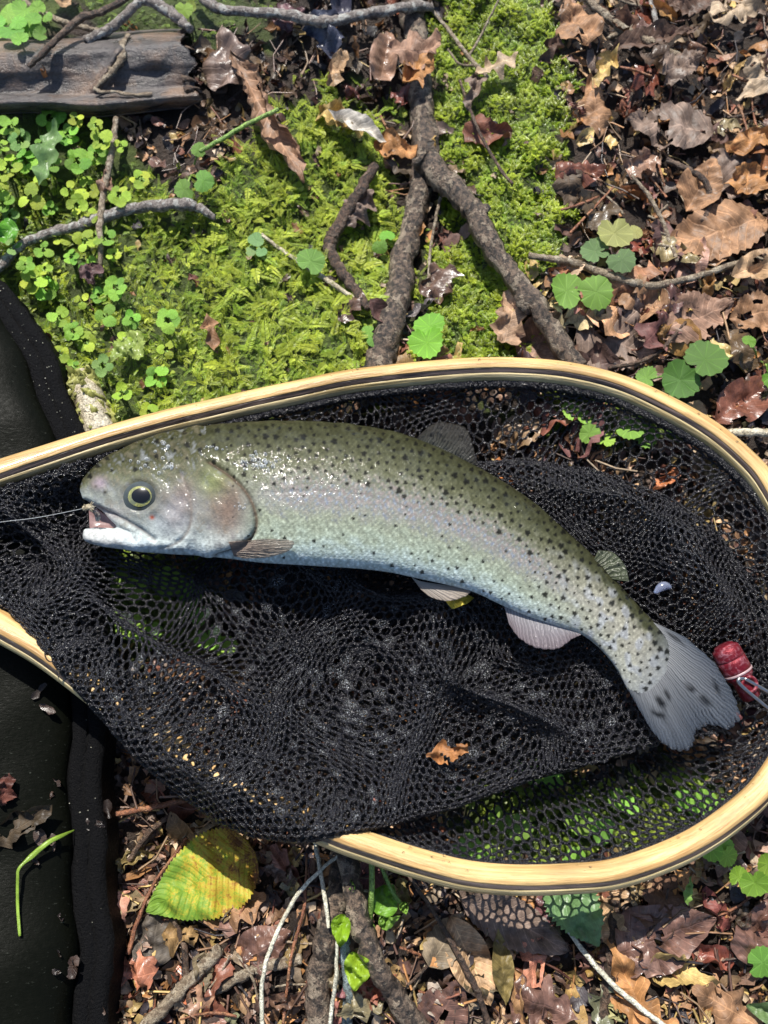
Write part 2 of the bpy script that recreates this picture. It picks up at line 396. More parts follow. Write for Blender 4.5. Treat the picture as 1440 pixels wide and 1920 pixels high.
stick('forked_branch', [(770, -60, 21), (775, 0, 22), (783, 90, 22), (790, 190, 23), (797, 290, 24), (780, 390, 21), (755, 500, 23), (735, 590, 26), (712, 690, 29), (700, 740, 29)], M_bark,
      'thick dark forked branch lying across the moss and under the wooden hoop', 'branch', 0, .09, 16, 3, n=80,
      side=[('side_branch', [(790, 295, 22), (825, 328, 24), (868, 372, 21), (905, 425, 21), (940, 490, 20), (985, 550, 19), (1030, 612, 19), (1075, 680, 20), (1095, 720, 18)], .009),
            ('broken_stub', [(880, 398, 13), (898, 394, 12), (912, 395, 10)], .014), ('knot', [(985, 575, 20), (992, 568, 24), (1000, 575, 16)], .005)])
stick('grey_twig', [(360, -25, 9), (395, 8, 10), (430, 20, 9), (520, 25, 9), (600, 40, 10), (640, 37, 9), (710, 22, 9), (770, 12, 10), (812, 13, 8)], M_barkgrey, 'long smooth grey twig crossing above the thick forked branch', lift=.012)
stick('brown_twig', [(54, 126, 4), (75, 105, 6), (105, 75, 6), (150, 35, 7), (200, 18, 6), (245, -10, 6)], M_barkdark, 'thin dark brown twig leaning over the wet bark slab', lift=.019)
stick('cut_twig', [(163, 78, 9), (190, 62, 9), (218, 45, 9), (255, 8, 8), (275, 0, 9), (310, 18, 10), (338, 38, 9), (357, 55, 7)], M_barkgrey, 'bent grey twig with pale cut end on the wet bark slab', lift=.015)
stick('beige_twig', [(30, -10, 5), (70, 18, 5), (120, 42, 6), (160, 52, 5), (185, 58, 5)], M_barktan, 'straight beige twig behind the wet bark slab', lift=.008)
stick('lichen_twig', [(-60, 560, 10), (0, 498, 10), (40, 460, 9), (90, 438, 9), (150, 422, 10), (210, 402, 10), (280, 387, 10), (340, 382, 12), (372, 390, 9), (403, 408, 6)], M_barkgrey, 'pale lichen-grey twig lying across the round-leaved seedlings', lift=.007)
stick('upright_twig', [(218, 222, 5), (214, 260, 6), (205, 310, 6), (193, 370, 6), (187, 420, 6), (189, 470, 5), (187, 520, 4)], M_barktan, 'thin brown twig running down from the bark slab over the lichen twig', lift=.012)
stick('crooked_twig', [(704, 312, 9), (680, 350, 11), (655, 390, 12), (628, 435, 13), (618, 460, 12), (628, 490, 10), (650, 522, 10), (672, 550, 9), (690, 578, 7)], M_barkdark, 'crooked dark brown twig in the feathery moss beside the forked branch', lift=.008)
stick('straw', [(490, 440, 4), (530, 470, 4), (575, 500, 5), (620, 530, 5), (668, 562, 4)], M_straw, 'pale straw lying in the feathery moss', 'straw', lift=.007)
stick('thin_twig', [(827, 368, 3), (815, 420, 3), (806, 480, 3), (803, 548, 4)], M_barktan, 'thin pale twig standing in moss between the two arms of the branch', lift=.008)
stick('reddish_twig', [(992, 480, 6), (1040, 486, 7), (1085, 495, 8), (1140, 516, 8), (1190, 530, 7), (1230, 536, 7), (1280, 525, 6), (1340, 507, 6), (1402, 488, 6)], M_barktan, 'long reddish-tan twig bowed across the dead leaves below the small green plants', lift=.008,
      side=[('side_twig', [(1225, 535, 5), (1250, 548, 4), (1282, 566, 3)], .006)])
stick('pinkish_twig', [(1095, -8, 7), (1130, 25, 8), (1172, 57, 9), (1212, 76, 8), (1250, 95, 7), (1284, 110, 6)], M_barktan, 'pinkish-brown twig pointing down into the sunlit dead leaves', lift=.010,
      side=[('side_twig', [(1172, 57, 6), (1158, 64, 5), (1140, 72, 4)], .009)])
stick('grey_twig', [(1214, -15, 4), (1226, 25, 5), (1232, 50, 5), (1238, 78, 5)], M_barkgrey, 'short grey twig stub above the pinkish twig', lift=.010)
stick('forked_stick', [(640, 1540, 20), (640, 1600, 21), (632, 1680, 22), (615, 1745, 22), (604, 1820, 23), (594, 1930, 24), (585, 2000, 24)], M_bark, 'mottled brown forked stick coming out from beneath the net hoop', 'stick', .004, .09, 14, 17, n=60,
      side=[('side_branch', [(645, 1600, 18), (665, 1690, 20), (680, 1750, 20), (712, 1815, 20), (750, 1880, 21), (800, 1945, 21)], .014)])
stick('lichen_stick', [(640, 1720, 8), (645, 1760, 10), (650, 1810, 11), (652, 1860, 10), (648, 1940, 11)], M_barklichen, 'pale blue-grey lichen-covered stick between the forks of the mottled stick', 'stick', .006)
stick('tan_stick', [(255, 1940, 11), (300, 1895, 12), (345, 1850, 12), (385, 1808, 12), (412, 1778, 10)], M_barktan, 'straight tan stick sloping up towards the yellow-green leaf', 'stick', .007)
stick('broken_stick', [(384, 1868, 8), (420, 1845, 11), (470, 1822, 10), (520, 1808, 11), (566, 1798, 10)], M_barktan, 'short broken tan stick beside the mottled forked stick', 'stick', .003)
stick('dry_grass', [(640, 1600, 3), (600, 1632, 3.5), (560, 1675, 4), (528, 1730, 4), (503, 1790, 4), (491, 1850, 4), (493, 1940, 4)], M_palestem, 'curved pale dry grass stem arching left of the forked stick', 'grass stem', .020, .04, 7)
stick('dry_grass', [(588, 1560, 4), (598, 1620, 4), (610, 1690, 4), (616, 1740, 3)], M_palestem, 'short straight pale stem hanging below the net', 'grass stem', .018, .04, 7)
stick('dry_grass', [(632, 1765, 3), (630, 1830, 4), (622, 1890, 4), (615, 1950, 4)], M_palestem, 'pale dry stem running along the mottled forked stick', 'grass stem', .016, .04, 7)
stick('dry_grass', [(1035, 1690, 4), (1060, 1735, 4), (1095, 1785, 5), (1145, 1842, 5), (1195, 1885, 5), (1260, 1935, 5)], M_palestem, 'long white grass stem lying over the reddish dead leaves', 'grass stem', .013, .04, 7)
stick('dark_stalk', [(765, 1640, 3), (800, 1690, 4), (840, 1755, 5), (875, 1820, 6), (900, 1870, 6), (920, 1940, 5)], M_barkdark, 'thin dark leaf stalk right of the forked stick', lift=.012)
stick('brown_stick', [(1152, 1690, 11), (1153, 1740, 13), (1148, 1800, 13), (1138, 1860, 12), (1128, 1940, 11)], M_barkdark, 'short brown stick below the green toothed leaf', 'stick', .004)
stick('red_stalk', [(198, 1531, 5), (240, 1522, 5), (290, 1513, 6), (325, 1505, 5), (352, 1500, 4)], M_redstem, 'red-brown leaf stalk beside the black boot', 'stalk', .008)
stick('dry_stalk', [(240, 1790, 5), (262, 1715, 4), (290, 1655, 3), (318, 1615, 3), (350, 1572, 3)], M_redstem, 'thin brown stalk running behind the yellow-green leaf', 'stalk', .008)
stick('dark_stalk', [(218, 1652, 4), (250, 1600, 5), (285, 1555, 6), (322, 1528, 6)], M_barkdark, 'dark straight stalk between boot and yellow-green leaf', 'stalk', .005)
stick('dark_stalk', [(325, 1720, 5), (345, 1775, 6), (350, 1840, 6), (356, 1890, 5), (370, 1940, 5)], M_barkdark, 'dark bent stalk below the yellow-green leaf', 'stalk', .006)
stick('needle_twig', [(575, 1600, 2), (570, 1700, 3), (545, 1800, 3), (530, 1930, 3)], M_redstem, 'thin red-brown stalk left of the mottled forked stick', 'stalk', .010)
stick('conifer_twig', [(1185, 330, 3), (1215, 365, 4), (1240, 410, 4), (1255, 450, 4), (1270, 490, 3)], M_barktan, 'dry conifer twig with bare side shoots over the tan leaves', lift=.013,
      side=[('side_twig', [(1243, 417, 2.5), (1215, 405, 2)], .013), ('side_twig', [(1250, 440, 2.5), (1222, 432, 2)], .013), ('side_twig', [(1257, 462, 2.5), (1225, 458, 2)], .013), ('side_twig', [(1235, 400, 2.5), (1252, 384, 2)], .013)])
stick('conifer_twig', [(812, 22, 3), (840, 55, 4), (870, 95, 4), (895, 125, 4), (915, 145, 3)], M_barktan, 'dry branching conifer twig lying on the fine moss', lift=.010,
      side=[('side_twig', [(880, 105, 3), (900, 70, 2.5), (920, 30, 2), (935, 0, 2)], .010), ('side_twig', [(893, 122, 2.5), (862, 120, 2), (840, 92, 2)], .010)])
stick('hair_twig', [(862, 150, 2.5), (885, 215, 3), (905, 260, 3), (940, 320, 3), (962, 345, 2.5)], M_barkdark, 'hair-thin brown twig on the fine moss', lift=.009)
stick('curved_stalk', [(1250, 300, 5), (1290, 318, 6), (1322, 340, 6), (1330, 375, 6), (1318, 415, 5)], M_barkdark, 'dark hooked leaf stalk on the sunlit dead leaves', 'stalk', .012)
stick('green_stalk', [(375, 285, 4), (420, 258, 4), (465, 232, 4), (522, 205, 4)], M_greenstem, 'straight bright green stem crossing the rolled dead leaf', 'stem', .022, .03, 7)
stick('dry_stalk', [(1290, 600, 3), (1240, 655, 4), (1200, 678, 4), (1140, 690, 3)], M_barkdark, 'thin dark stalk on the toothed leaf above the hoop', 'stalk', .009)
stick('bent_rod', [(1350, 812, 7), (1400, 810, 8), (1450, 812, 8), (1500, 815, 8)], M_straw, 'pale tan stem sticking out behind the hoop', 'stem', .010)

LAND = [(1290, 450, 'near the dry conifer twig'), (1180, 60, 'near the pinkish twig'), (1360, 60, 'by the pale buff lacy leaf'), (1100, 200, 'along the fine moss edge'), (1300, 340, 'by the dark hooked stalk'), (1400, 600, 'beside the ragged brown leaf'),
        (1150, 520, 'beside the small green plants'), (1180, 690, 'just behind the hoop'), (1400, 760, 'by the glossy reddish-brown leaf'), (560, 60, 'below the long smooth grey twig'), (440, 180, 'beside the rolled ribbed leaf'), (650, 180, 'in the dark wet litter by the forked branch'),
        (420, 1650, 'around the yellow-green leaf'), (300, 1850, 'by the straight tan stick'), (500, 1850, 'by the curved pale grass stem'), (620, 1850, 'against the mottled forked stick'), (800, 1750, 'by the leafy green weed'), (900, 1880, 'by the thin dark leaf stalk'), (1100, 1830, 'beside the long white grass stem'),
        (1250, 1750, 'around the large glossy dark leaf'), (1420, 1700, 'by the yellow-green leafy sprig'), (1380, 1880, 'by the mottled grey-green leaf'), (260, 1540, 'by the red-brown leaf stalk'), (980, 1720, 'by the grey ribbed leaf below the hoop'), (1440, 1250, 'outside the hoop by the red clip'),
        (700, 780, 'under the net above the trout back'), (1150, 850, 'under the net folds above the tail'), (500, 1250, 'under the net below the trout belly'), (900, 1350, 'under the net near the leaf scrap'), (1200, 1500, 'under the net by the green moss'), (350, 1400, 'under the net where it spills over the hoop'), (400, 950, 'under the net and the trout head')]
def near_text(X, Y): return min(LAND, key=lambda l: (l[0]-X)**2+(l[1]-Y)**2)[2]
# loose thin twigs and stalks in the leaf litter
def litter_zone(X, Y): return ~(moss_soft(X, Y) | herb_soft(X, Y))
cnt = 0
while cnt < 46:
    X, Y = random.uniform(220, 1440), random.uniform(0, 1920)
    if not bool(litter_zone(np.array([X]), np.array([Y]))[0]) or (640 < Y < 1600 and X < 1330) or (X < 1040 and Y < 640 and random.random() < .6): continue
    a = random.uniform(0, PI); l = random.uniform(40, 120); b = random.uniform(-.35, .35)
    pts = [(X+math.cos(a+b*t)*l*t, Y+math.sin(a+b*t)*l*t, random.uniform(1.6, 3.2)) for t in (-.5, -.2, .15, .5)]
    mt = random.choice([(M_barkdark, 'thin dark stalk fallen among the dead leaves'), (M_barktan, 'thin tan stalk fallen among the dead leaves'), (M_redstem, 'thin red-brown stalk fallen among the dead leaves')])
    stick('fallen_stalk', pts, mt[0], mt[1].replace('fallen among the dead leaves', 'lying '+near_text(X, Y)), 'stalk', random.uniform(.004, .010), .05, 5, cnt, 'thin stalks in the leaf litter'); cnt += 1

# ------------------------------------------------------------------ leaves
def leaf_geo(L, W, kind='chestnut', nl=18, nw=6, teeth=0, fold=0., curl_l=0., curl_w=0., pleat=0., twist=0., rough=.0008, bites=0., seed=0):
    r = np.random.default_rng(seed); v = np.linspace(0, 1, nl); u = np.linspace(-1, 1, nw+1); VV, UU = np.meshgrid(v, u, indexing='ij')
    if kind == 'chestnut': pr = np.sin(PI*np.clip(v, .0, 1)**.85)**.75
    elif kind == 'ovate': pr = np.sin(PI*v**.65)**.8
    elif kind == 'narrow': pr = np.sin(PI*v)**1.1
    elif kind == 'oak': pr = np.sin(PI*v**1.15)**.7*(.72+.28*np.cos(2*PI*3.5*v+2.5))
    else: pr = np.clip(np.sin(PI*(v*.86+.07))**.45, 0, 1)*(1+.25*Waves(5, .5, seed)(v, 0*v))
    pr = np.maximum(pr, .03)
    edge = 1+(teeth*((np.arange(nl) % 2)*2-1))[:, None]*(np.abs(UU) > .99)
    if kind == 'frag': edge = edge*(1+.09*r.normal(0, 1, (nl, nw+1))*(np.abs(UU) > .6))
    x = UU*(W/2)*pr[:, None]*edge; y = (VV-.5)*L
    z = fold*np.abs(x)+pleat*np.sin(2*PI*(VV*9-np.abs(UU)*1.4))*np.minimum(1, np.abs(UU)*3)
    z = z+Waves(9, max(L, W)*.45, seed+2, rough*2.2)(x, y)+Waves(9, max(L, W)*.16, seed+3, rough*.8)(x, y)
    if curl_w:
        Rw = (W/2)/max(abs(curl_w), 1e-3); a = x/Rw; s_ = np.sign(curl_w); x, z = Rw*np.sin(a)-z*np.sin(a)*s_, z*np.cos(a)+s_*Rw*(1-np.cos(a))
    if curl_l:
        Rl = L/max(abs(curl_l), 1e-3); a = y/Rl; s_ = np.sign(curl_l); y, z = Rl*np.sin(a)-z*np.sin(a)*s_, z*np.cos(a)+s_*Rl*(1-np.cos(a))
    if twist:
        a = (VV-.5)*twist; x, z = x*np.cos(a)-z*np.sin(a), x*np.sin(a)+z*np.cos(a)
    F = grid_faces(nl, nw+1)
    if bites:
        cu = UU.ravel()[F].mean(1); cv = VV.ravel()[F].mean(1)
        nz = Waves(10, .45, seed+9)(cu*.5, cv)+.35*np.abs(cu)*np.sign(r.normal())
        F = F[nz < np.quantile(nz, 1-bites)]
    uv = np.stack([UU*.5+.5, VV], -1).reshape(-1, 2)
    return np.stack([x, y, z], -1).reshape(-1, 3), F, uv
def lay(V, c, ang, lift, tilt=(0, 0), conform=.8):
    """lay leaf geometry on the ground at c; ang = on-photo direction of the tip"""
    R = Matrix.Rotation(ang-PI/2, 3, 'Z') @ Matrix.Rotation(tilt[0], 3, 'X') @ Matrix.Rotation(tilt[1], 3, 'Y')
    W = V@np.array(R).T; h = terrain(W[:, 0]+c[0], W[:, 1]+c[1])-terrain(c[0], c[1])
    W[:, 2] = W[:, 2]-min(0, W[:, 2].min())*.5+h*conform+lift; return W
DEADC = {'brown': (.28, .155, .082), 'dark': (.095, .055, .038), 'tan': (.42, .27, .15), 'orange': (.38, .185, .07), 'red': (.17, .065, .04), 'purple': (.145, .078, .058),
         'grey': (.19, .135, .105), 'yellow': (.50, .35, .13), 'black': (.035, .028, .032), 'pale': (.40, .30, .20), 'pink': (.26, .155, .105)}
def leaf(name, X, Y, L, W, ang, col, label, kind='chestnut', mat=None, lift=.004, tilt=(0, 0), group=None, cat='leaf', conform=.8, seed=None, **kw):
    c = ground(X, Y); s = scale_at(c); seed = seed if seed is not None else int(X*3+Y)
    V, F, uv = leaf_geo(L*s, W*s, kind, seed=seed, **kw); V = lay(V, c, rad(ang), lift, tilt, conform)
    o = link(name, fast_mesh(name, V, F, True, uv), mat or M_dead, None, tuple(c))
    cc = DEADC[col] if isinstance(col, str) else col; o.color = (*cc, 1); return tag(o, label, cat, group)
BIG = dict(nl=30, nw=10)
leaf('dead_leaf', 1330, 455, 215, 112, 200, 'brown', 'large flat ribbed tan-brown dead leaf beneath the dry conifer twig', lift=.008, fold=.1, pleat=.0011, teeth=.05, **BIG)
leaf('dead_leaf', 1295, 608, 165, 92, 25, 'pink', 'flat torn pinkish-brown leaf under the long reddish-tan twig', lift=.006, teeth=.05, bites=.1, fold=.12, pleat=.0009, **BIG)
leaf('dead_leaf', 1412, 600, 110, 78, 10, 'brown', 'ragged brown leaf next to the torn pinkish-brown leaf', lift=.007, teeth=.05, bites=.12, fold=.2, **BIG)
leaf('dead_leaf', 1150, 652, 160, 140, -20, 'grey', 'broad grey-brown leaf with toothed edge touching the hoop below the green plants', 'ovate', lift=.005, teeth=.07, bites=.06, pleat=.0009, **BIG)
leaf('dead_leaf', 1012, 645, 110, 90, 60, 'pink', 'smooth brown leaf half under the side branch by the hoop', 'ovate', lift=.004, fold=.15, **BIG)
leaf('wood_chip', 955, 605, 110, 62, 75, (.34, .22, .14), 'fibrous reddish wood chip beside the side branch', 'frag', lift=.006, curl_w=.8, cat='wood chip', nl=16, nw=8)
leaf('dead_leaf', 1205, 578, 95, 75, 150, 'brown', 'folded small brown leaf between green plants and pinkish leaf', 'frag', lift=.005, curl_w=.7, nl=16, nw=8)
leaf('dead_leaf', 1385, 762, 140, 80, 35, 'red', 'glossy reddish-brown leaf right above the hoop', mat=M_deadwet, lift=.006, fold=.35, bites=.08, **BIG)
leaf('dead_leaf', 1245, 262, 165, 95, 175, 'grey', 'grey-tan leaf with pale parallel ribs under the hooked stalk', lift=.010, fold=.1, pleat=.0012, bites=.08, **BIG)
leaf('dead_leaf', 1075, 62, 110, 85, 110, 'brown', 'rusty brown broad leaf at the edge of the fine moss', 'ovate', lift=.008, curl_l=.5, bites=.06, **BIG)
leaf('dead_leaf', 1128, 152, 95, 30, 60, 'yellow', 'small curled yellow-tan leaf standing among dark leaves', 'narrow', lift=.010, curl_w=1.0, curl_l=.4, nl=20, nw=6)
leaf('dead_leaf', 1360, 52, 120, 72, 200, 'pale', 'pale buff leaf with lacy torn edge', 'oak', lift=.012, bites=.16, curl_l=.5, **BIG)
leaf('dead_leaf', 1295, 22, 115, 58, 10, 'dark', 'dark grooved leaf above the pale buff leaf', lift=.008, pleat=.0012, fold=.2, **BIG)
leaf('dead_leaf', 1222, 96, 200, 46, 25, 'dark', 'long dark pleated leaf folded under the pinkish twig', lift=.008, fold=.7, pleat=.0010, **BIG)
leaf('dead_leaf', 1262, 152, 105, 56, 30, 'grey', 'arched brown leaf with comb-like ribs', lift=.011, curl_l=1.5, pleat=.0014, **BIG)
leaf('dead_leaf', 1082, 340, 95, 70, 10, 'red', 'dark red cupped leaf at the edge of the fine moss', 'ovate', mat=M_deadwet, lift=.007, curl_w=-1.0, **BIG)
leaf('dead_leaf', 1110, 215, 130, 66, 95, 'brown', 'brown curled leaf standing against the fine moss', lift=.006, curl_w=-1.2, **BIG)
leaf('dead_leaf', 1392, 292, 95, 44, 15, 'orange', 'bright orange torn leaf scrap among the tan litter', 'frag', lift=.012, curl_w=.7, nl=16, nw=8)
leaf('dead_leaf', 1385, 365, 60, 55, 80, 'orange', 'small yellow-orange torn leaf piece', 'frag', lift=.012, curl_l=.5, nl=14, nw=8)
leaf('dead_leaf', 1300, 372, 115, 80, 60, 'brown', 'folded reddish-brown leaf with a dark hollow', 'ovate', lift=.009, fold=.7, **BIG)
leaf('dead_leaf', 1345, 345, 110, 72, 100, 'grey', 'grey-brown split leaf beside the hooked stalk', 'ovate', lift=.007, bites=.1, **BIG)
leaf('dead_leaf', 1195, 330, 70, 62, 40, 'pink', 'crumpled pink-brown leaf beside the dark red cupped leaf', 'frag', mat=M_deadwet, lift=.008, curl_w=.9, nl=16, nw=8)
leaf('dead_leaf', 1410, 520, 120, 56, 20, 'tan', 'long tan leaf lying over the end of the reddish-tan twig', lift=.010, fold=.4, bites=.1, **BIG)
leaf('dead_leaf', 1420, 170, 90, 80, 120, 'pale', 'pale crumbled leaf in the dark litter', 'frag', lift=.010, bites=.15, curl_l=.6, **BIG)
leaf('dead_leaf', 1030, 110, 60, 34, 60, 'dark', 'small dark curled leaf tucked into the fine moss', 'frag', lift=.006, curl_w=1., nl=14, nw=6)
leaf('dead_leaf', 1240, 1748, 190, 128, 20, 'purple', 'large glossy dark brown leaf below the hoop', 'ovate', mat=M_deadwet, lift=.006, fold=.08, bites=.04, pleat=.0007, **BIG)
leaf('dead_leaf', 1408, 1738, 125, 95, 70, 'purple', 'glossy purple-brown leaf right of the large dark leaf', 'ovate', mat=M_deadwet, lift=.007, curl_l=.4, **BIG)
leaf('dead_leaf', 958, 1722, 215, 84, -25, 'grey', 'grey ribbed leaf poking out below the hoop', lift=.009, pleat=.0011, fold=.1, teeth=.04, **BIG)
leaf('dead_leaf', 1005, 1872, 150, 110, 160, 'purple', 'dull purple-brown leaf below the white grass stem', 'oak', mat=M_deadwet, lift=.006, curl_l=.3, **BIG)
leaf('dead_leaf', 880, 1795, 170, 78, -65, 'tan', 'tan leaf with strong dark ribs beside the dark stalk', lift=.006, pleat=.0012, fold=.15, **BIG)
leaf('dead_leaf', 935, 1800, 130, 42, 95, (.20, .15, .05), 'narrow olive-yellow leaf standing beside the ribbed tan leaf', 'narrow', lift=.012, fold=.5, **BIG)
leaf('dead_leaf', 1170, 1835, 165, 62, 115, 'orange', 'long orange-tan leaf curled beside the brown stick', 'oak', lift=.010, curl_w=.8, **BIG)
leaf('dead_leaf', 1272, 1815, 130, 58, -25, 'yellow', 'yellowish torn leaf strip under the large dark leaf', 'frag', lift=.006, curl_w=.5, **BIG)
leaf('dead_leaf', 1200, 1900, 170, 90, -40, 'orange', 'rusty orange leaf beside the white grass stem', 'oak', lift=.008, curl_l=.4, fold=.2, **BIG)
leaf('dead_leaf', 830, 1885, 130, 110, 60, 'purple', 'greyish purple leaf beside the end of the forked stick', 'ovate', mat=M_deadwet, lift=.006, bites=.08, **BIG)
leaf('dead_leaf', 1350, 1880, 150, 100, 150, 'brown', 'warm brown leaf near the variegated green leaf', 'oak', lift=.006, curl_l=.4, **BIG)
leaf('dead_leaf', 1140, 1745, 110, 66, 120, 'tan', 'curled tan leaf standing against the brown stick', 'frag', lift=.008, curl_w=1.1, **BIG)
leaf('dead_leaf', 440, 1700, 130, 86, 20, 'brown', 'crinkled brown leaf under the yellow-green leaf', 'oak', lift=.004, curl_l=.5, **BIG)
leaf('dead_leaf', 400, 1870, 150, 66, 80, 'red', 'dark red-brown leaf lying across the tan sticks', 'frag', mat=M_deadwet, lift=.006, curl_w=.8, **BIG)
leaf('dead_leaf', 500, 1770, 110, 84, 30, 'purple', 'wet bluish-purple leaf beside the curved grass stem', 'ovate', mat=M_deadwet, lift=.005, curl_l=-.4, **BIG)
leaf('dead_leaf', 300, 1740, 120, 80, 90, (.09, .075, .06), 'flat dark grey leaf beside the boot', 'ovate', lift=.004, **BIG)
leaf('dead_leaf', 505, 245, 300, 78, -62, (.27, .16, .10), 'long rolled brown leaf with spiral ribs lying in the moss', lift=.012, curl_w=2.3, pleat=.0011, teeth=.05, bites=.02, nl=40, nw=14)
leaf('dead_leaf', 430, 140, 130, 100, 100, (.15, .105, .085), 'wet purplish leaf beside the bark slab', 'ovate', mat=M_deadwet, lift=.008, curl_w=-.8, **BIG)
leaf('dead_leaf', 672, 268, 120, 42, -28, (.50, .46, .40), 'pale silver-white leaf underside turned up in the moss', 'narrow', lift=.014, fold=.7, **BIG)
leaf('dead_leaf', 640, 245, 90, 50, -20, 'yellow', 'tan curled leaf behind the silver-white leaf', 'frag', lift=.008, curl_w=1., **BIG)
leaf('dead_leaf', 722, 130, 110, 50, 80, 'pink', 'upright glossy pinkish-brown leaf beside the forked branch', 'ovate', mat=M_deadwet, lift=.012, fold=.3, **BIG)
leaf('dead_leaf', 778, 150, 95, 80, 10, 'pink', 'torn fibrous bark scrap wrapped over the forked branch', 'frag', lift=.021, curl_l=1.8, nl=16, nw=10)
leaf('dead_leaf', 778, 182, 70, 60, 30, 'orange', 'orange fibrous scrap wrapped over the forked branch', 'frag', lift=.020, curl_l=2.0, nl=16, nw=10)
leaf('dead_leaf', 740, 305, 80, 46, -10, 'orange', 'orange torn leaf wedged against the forked branch', 'frag', lift=.012, curl_w=.6, nl=14, nw=8)
leaf('dead_leaf', 925, 155, 100, 62, 30, 'pale', 'pale brown curled leaf resting on the fine moss', 'oak', lift=.012, curl_l=.9, fold=.4, **BIG)
leaf('dead_leaf', 885, 192, 70, 36, 70, 'grey', 'small grey-brown leaf below the pale curled one on fine moss', 'frag', lift=.010, curl_w=.8, nl=14, nw=6)
leaf('dead_leaf', 910, 262, 90, 45, -25, 'red', 'rusty leaf scrap sunk in the fine moss', 'frag', lift=.005, curl_w=.8, nl=14, nw=6)
leaf('dead_leaf', 672, 415, 90, 66, 50, 'grey', 'grey-pink leaf lying beside the crooked twig', 'oak', lift=.010, curl_l=.5, **BIG)
leaf('dead_leaf', 403, 642, 86, 32, -75, 'brown', 'single narrow brown leaf lying in the feathery moss', 'narrow', lift=.012, curl_w=.9, nl=20, nw=6)
leaf('seed_fan', 186, 537, 42, 46, 270, (.13, .075, .075), 'fan-shaped purple-brown seed scale at the end of the thin twig', 'ovate', lift=.014, curl_w=.6, cat='seed', nl=14, nw=8)
leaf('dead_leaf', 210, 365, 44, 28, 80, 'pink', 'tiny oval purple-brown leaf among the seedlings', 'ovate', lift=.012, nl=12, nw=6)
leaf('dead_leaf', 660, 590, 70, 40, 60, 'dark', 'dark shrivelled leaf in the feathery moss near the forked branch', 'frag', mat=M_deadwet, lift=.006, curl_w=.8, nl=14, nw=6)
leaf('dead_leaf', 820, 545, 80, 60, 70, 'dark', 'wet dark leaf scrap between the two arms of the branch', 'frag', mat=M_deadwet, lift=.006, curl_w=.8, nl=14, nw=6)
leaf('dead_leaf', 615, 90, 80, 52, 120, (.06, .065, .095), 'slate-blue glossy wet leaf in the dark litter', 'frag', mat=M_deadwet, lift=.010, curl_l=.5, nl=16, nw=8)
leaf('dead_leaf', 640, 20, 110, 40, 95, (.05, .048, .07), 'long blue-black wet leaf under the long smooth grey twig', 'narrow', mat=M_deadwet, lift=.006, fold=.4, nl=16, nw=8)
leaf('dead_leaf', 545, 55, 60, 46, 200, (.14, .07, .075), 'purple wet leaf piece below the long smooth grey twig', 'frag', mat=M_deadwet, lift=.009, nl=14, nw=8)
leaf('dead_leaf', 635, 160, 70, 40, 70, 'tan', 'curled tan leaf in the dark wet litter', 'frag', lift=.012, curl_w=1.1, nl=14, nw=8)
leaf('dead_leaf', 125, 10, 90, 50, 100, 'tan', 'tan ribbed leaf behind the wet bark slab', lift=.010, curl_w=.6, **BIG)
# the big yellow-green leaf
def yellow_leaf():
    k = NT('yellowing_leaf'); uv = k.n('UVMap').outputs[0]; ob = k.obj(); sp = k.n('SeparateXYZ', {0: uv})
    n1 = k.noise(ob, 130, 6, .7).outputs[0]; n2 = k.noise(ob, 900, 3, .7).outputs[0]
    f = k.math('ADD', k.math('MULTIPLY_ADD', sp.outputs[1], -.95, .88), k.math('MULTIPLY', k.math('SUBTRACT', n1, .5), 1.9))
    f = k.math('ADD', f, k.math('MULTIPLY', k.math('SUBTRACT', n2, .5), 1.1))
    col = k.ramp(f, [(.10, (.17, .30, .035)), (.32, (.27, .36, .04)), (.52, (.52, .42, .045)), (.74, (.42, .24, .035)), (.95, (.19, .08, .03))])
    au = k.math('ABSOLUTE', k.math('MULTIPLY_ADD', sp.outputs[0], 2, -1))
    ph = k.math('SUBTRACT', k.math('MULTIPLY', sp.outputs[1], 19), k.math('MULTIPLY', au, 3.2)); d = k.math('ABSOLUTE', k.math('SUBTRACT', k.math('FRACT', ph), .5))
    v = k.math('MAXIMUM', k.rng(d, .05, .25, 1, 0), k.rng(au, .02, .05, 1, 0)); col = k.mix(k.math('MULTIPLY', v, .35), col, k.mix(1, col, (.55, .62, .5), 'MULTIPLY'))
    sh = k.bsdf(Base_Color=col, Roughness=.58, Specular_IOR_Level=.3, Normal=k.bump(v, .4, .0005)); tr = k.n('BsdfTranslucent', {'Color': col}).outputs[0]
    return k.done(k.n('MixShader', {0: .25, 1: sh, 2: tr}).outputs[0])
leaf('fallen_leaf', 388, 1644, 218, 148, 208, (.3, .4, .05), 'yellow-green fallen leaf with toothed edge and brown speckles', 'ovate', mat=yellow_leaf(), lift=.014, nl=61, nw=14, teeth=.035, fold=-.10, pleat=.0003, curl_l=-.25, conform=.3)

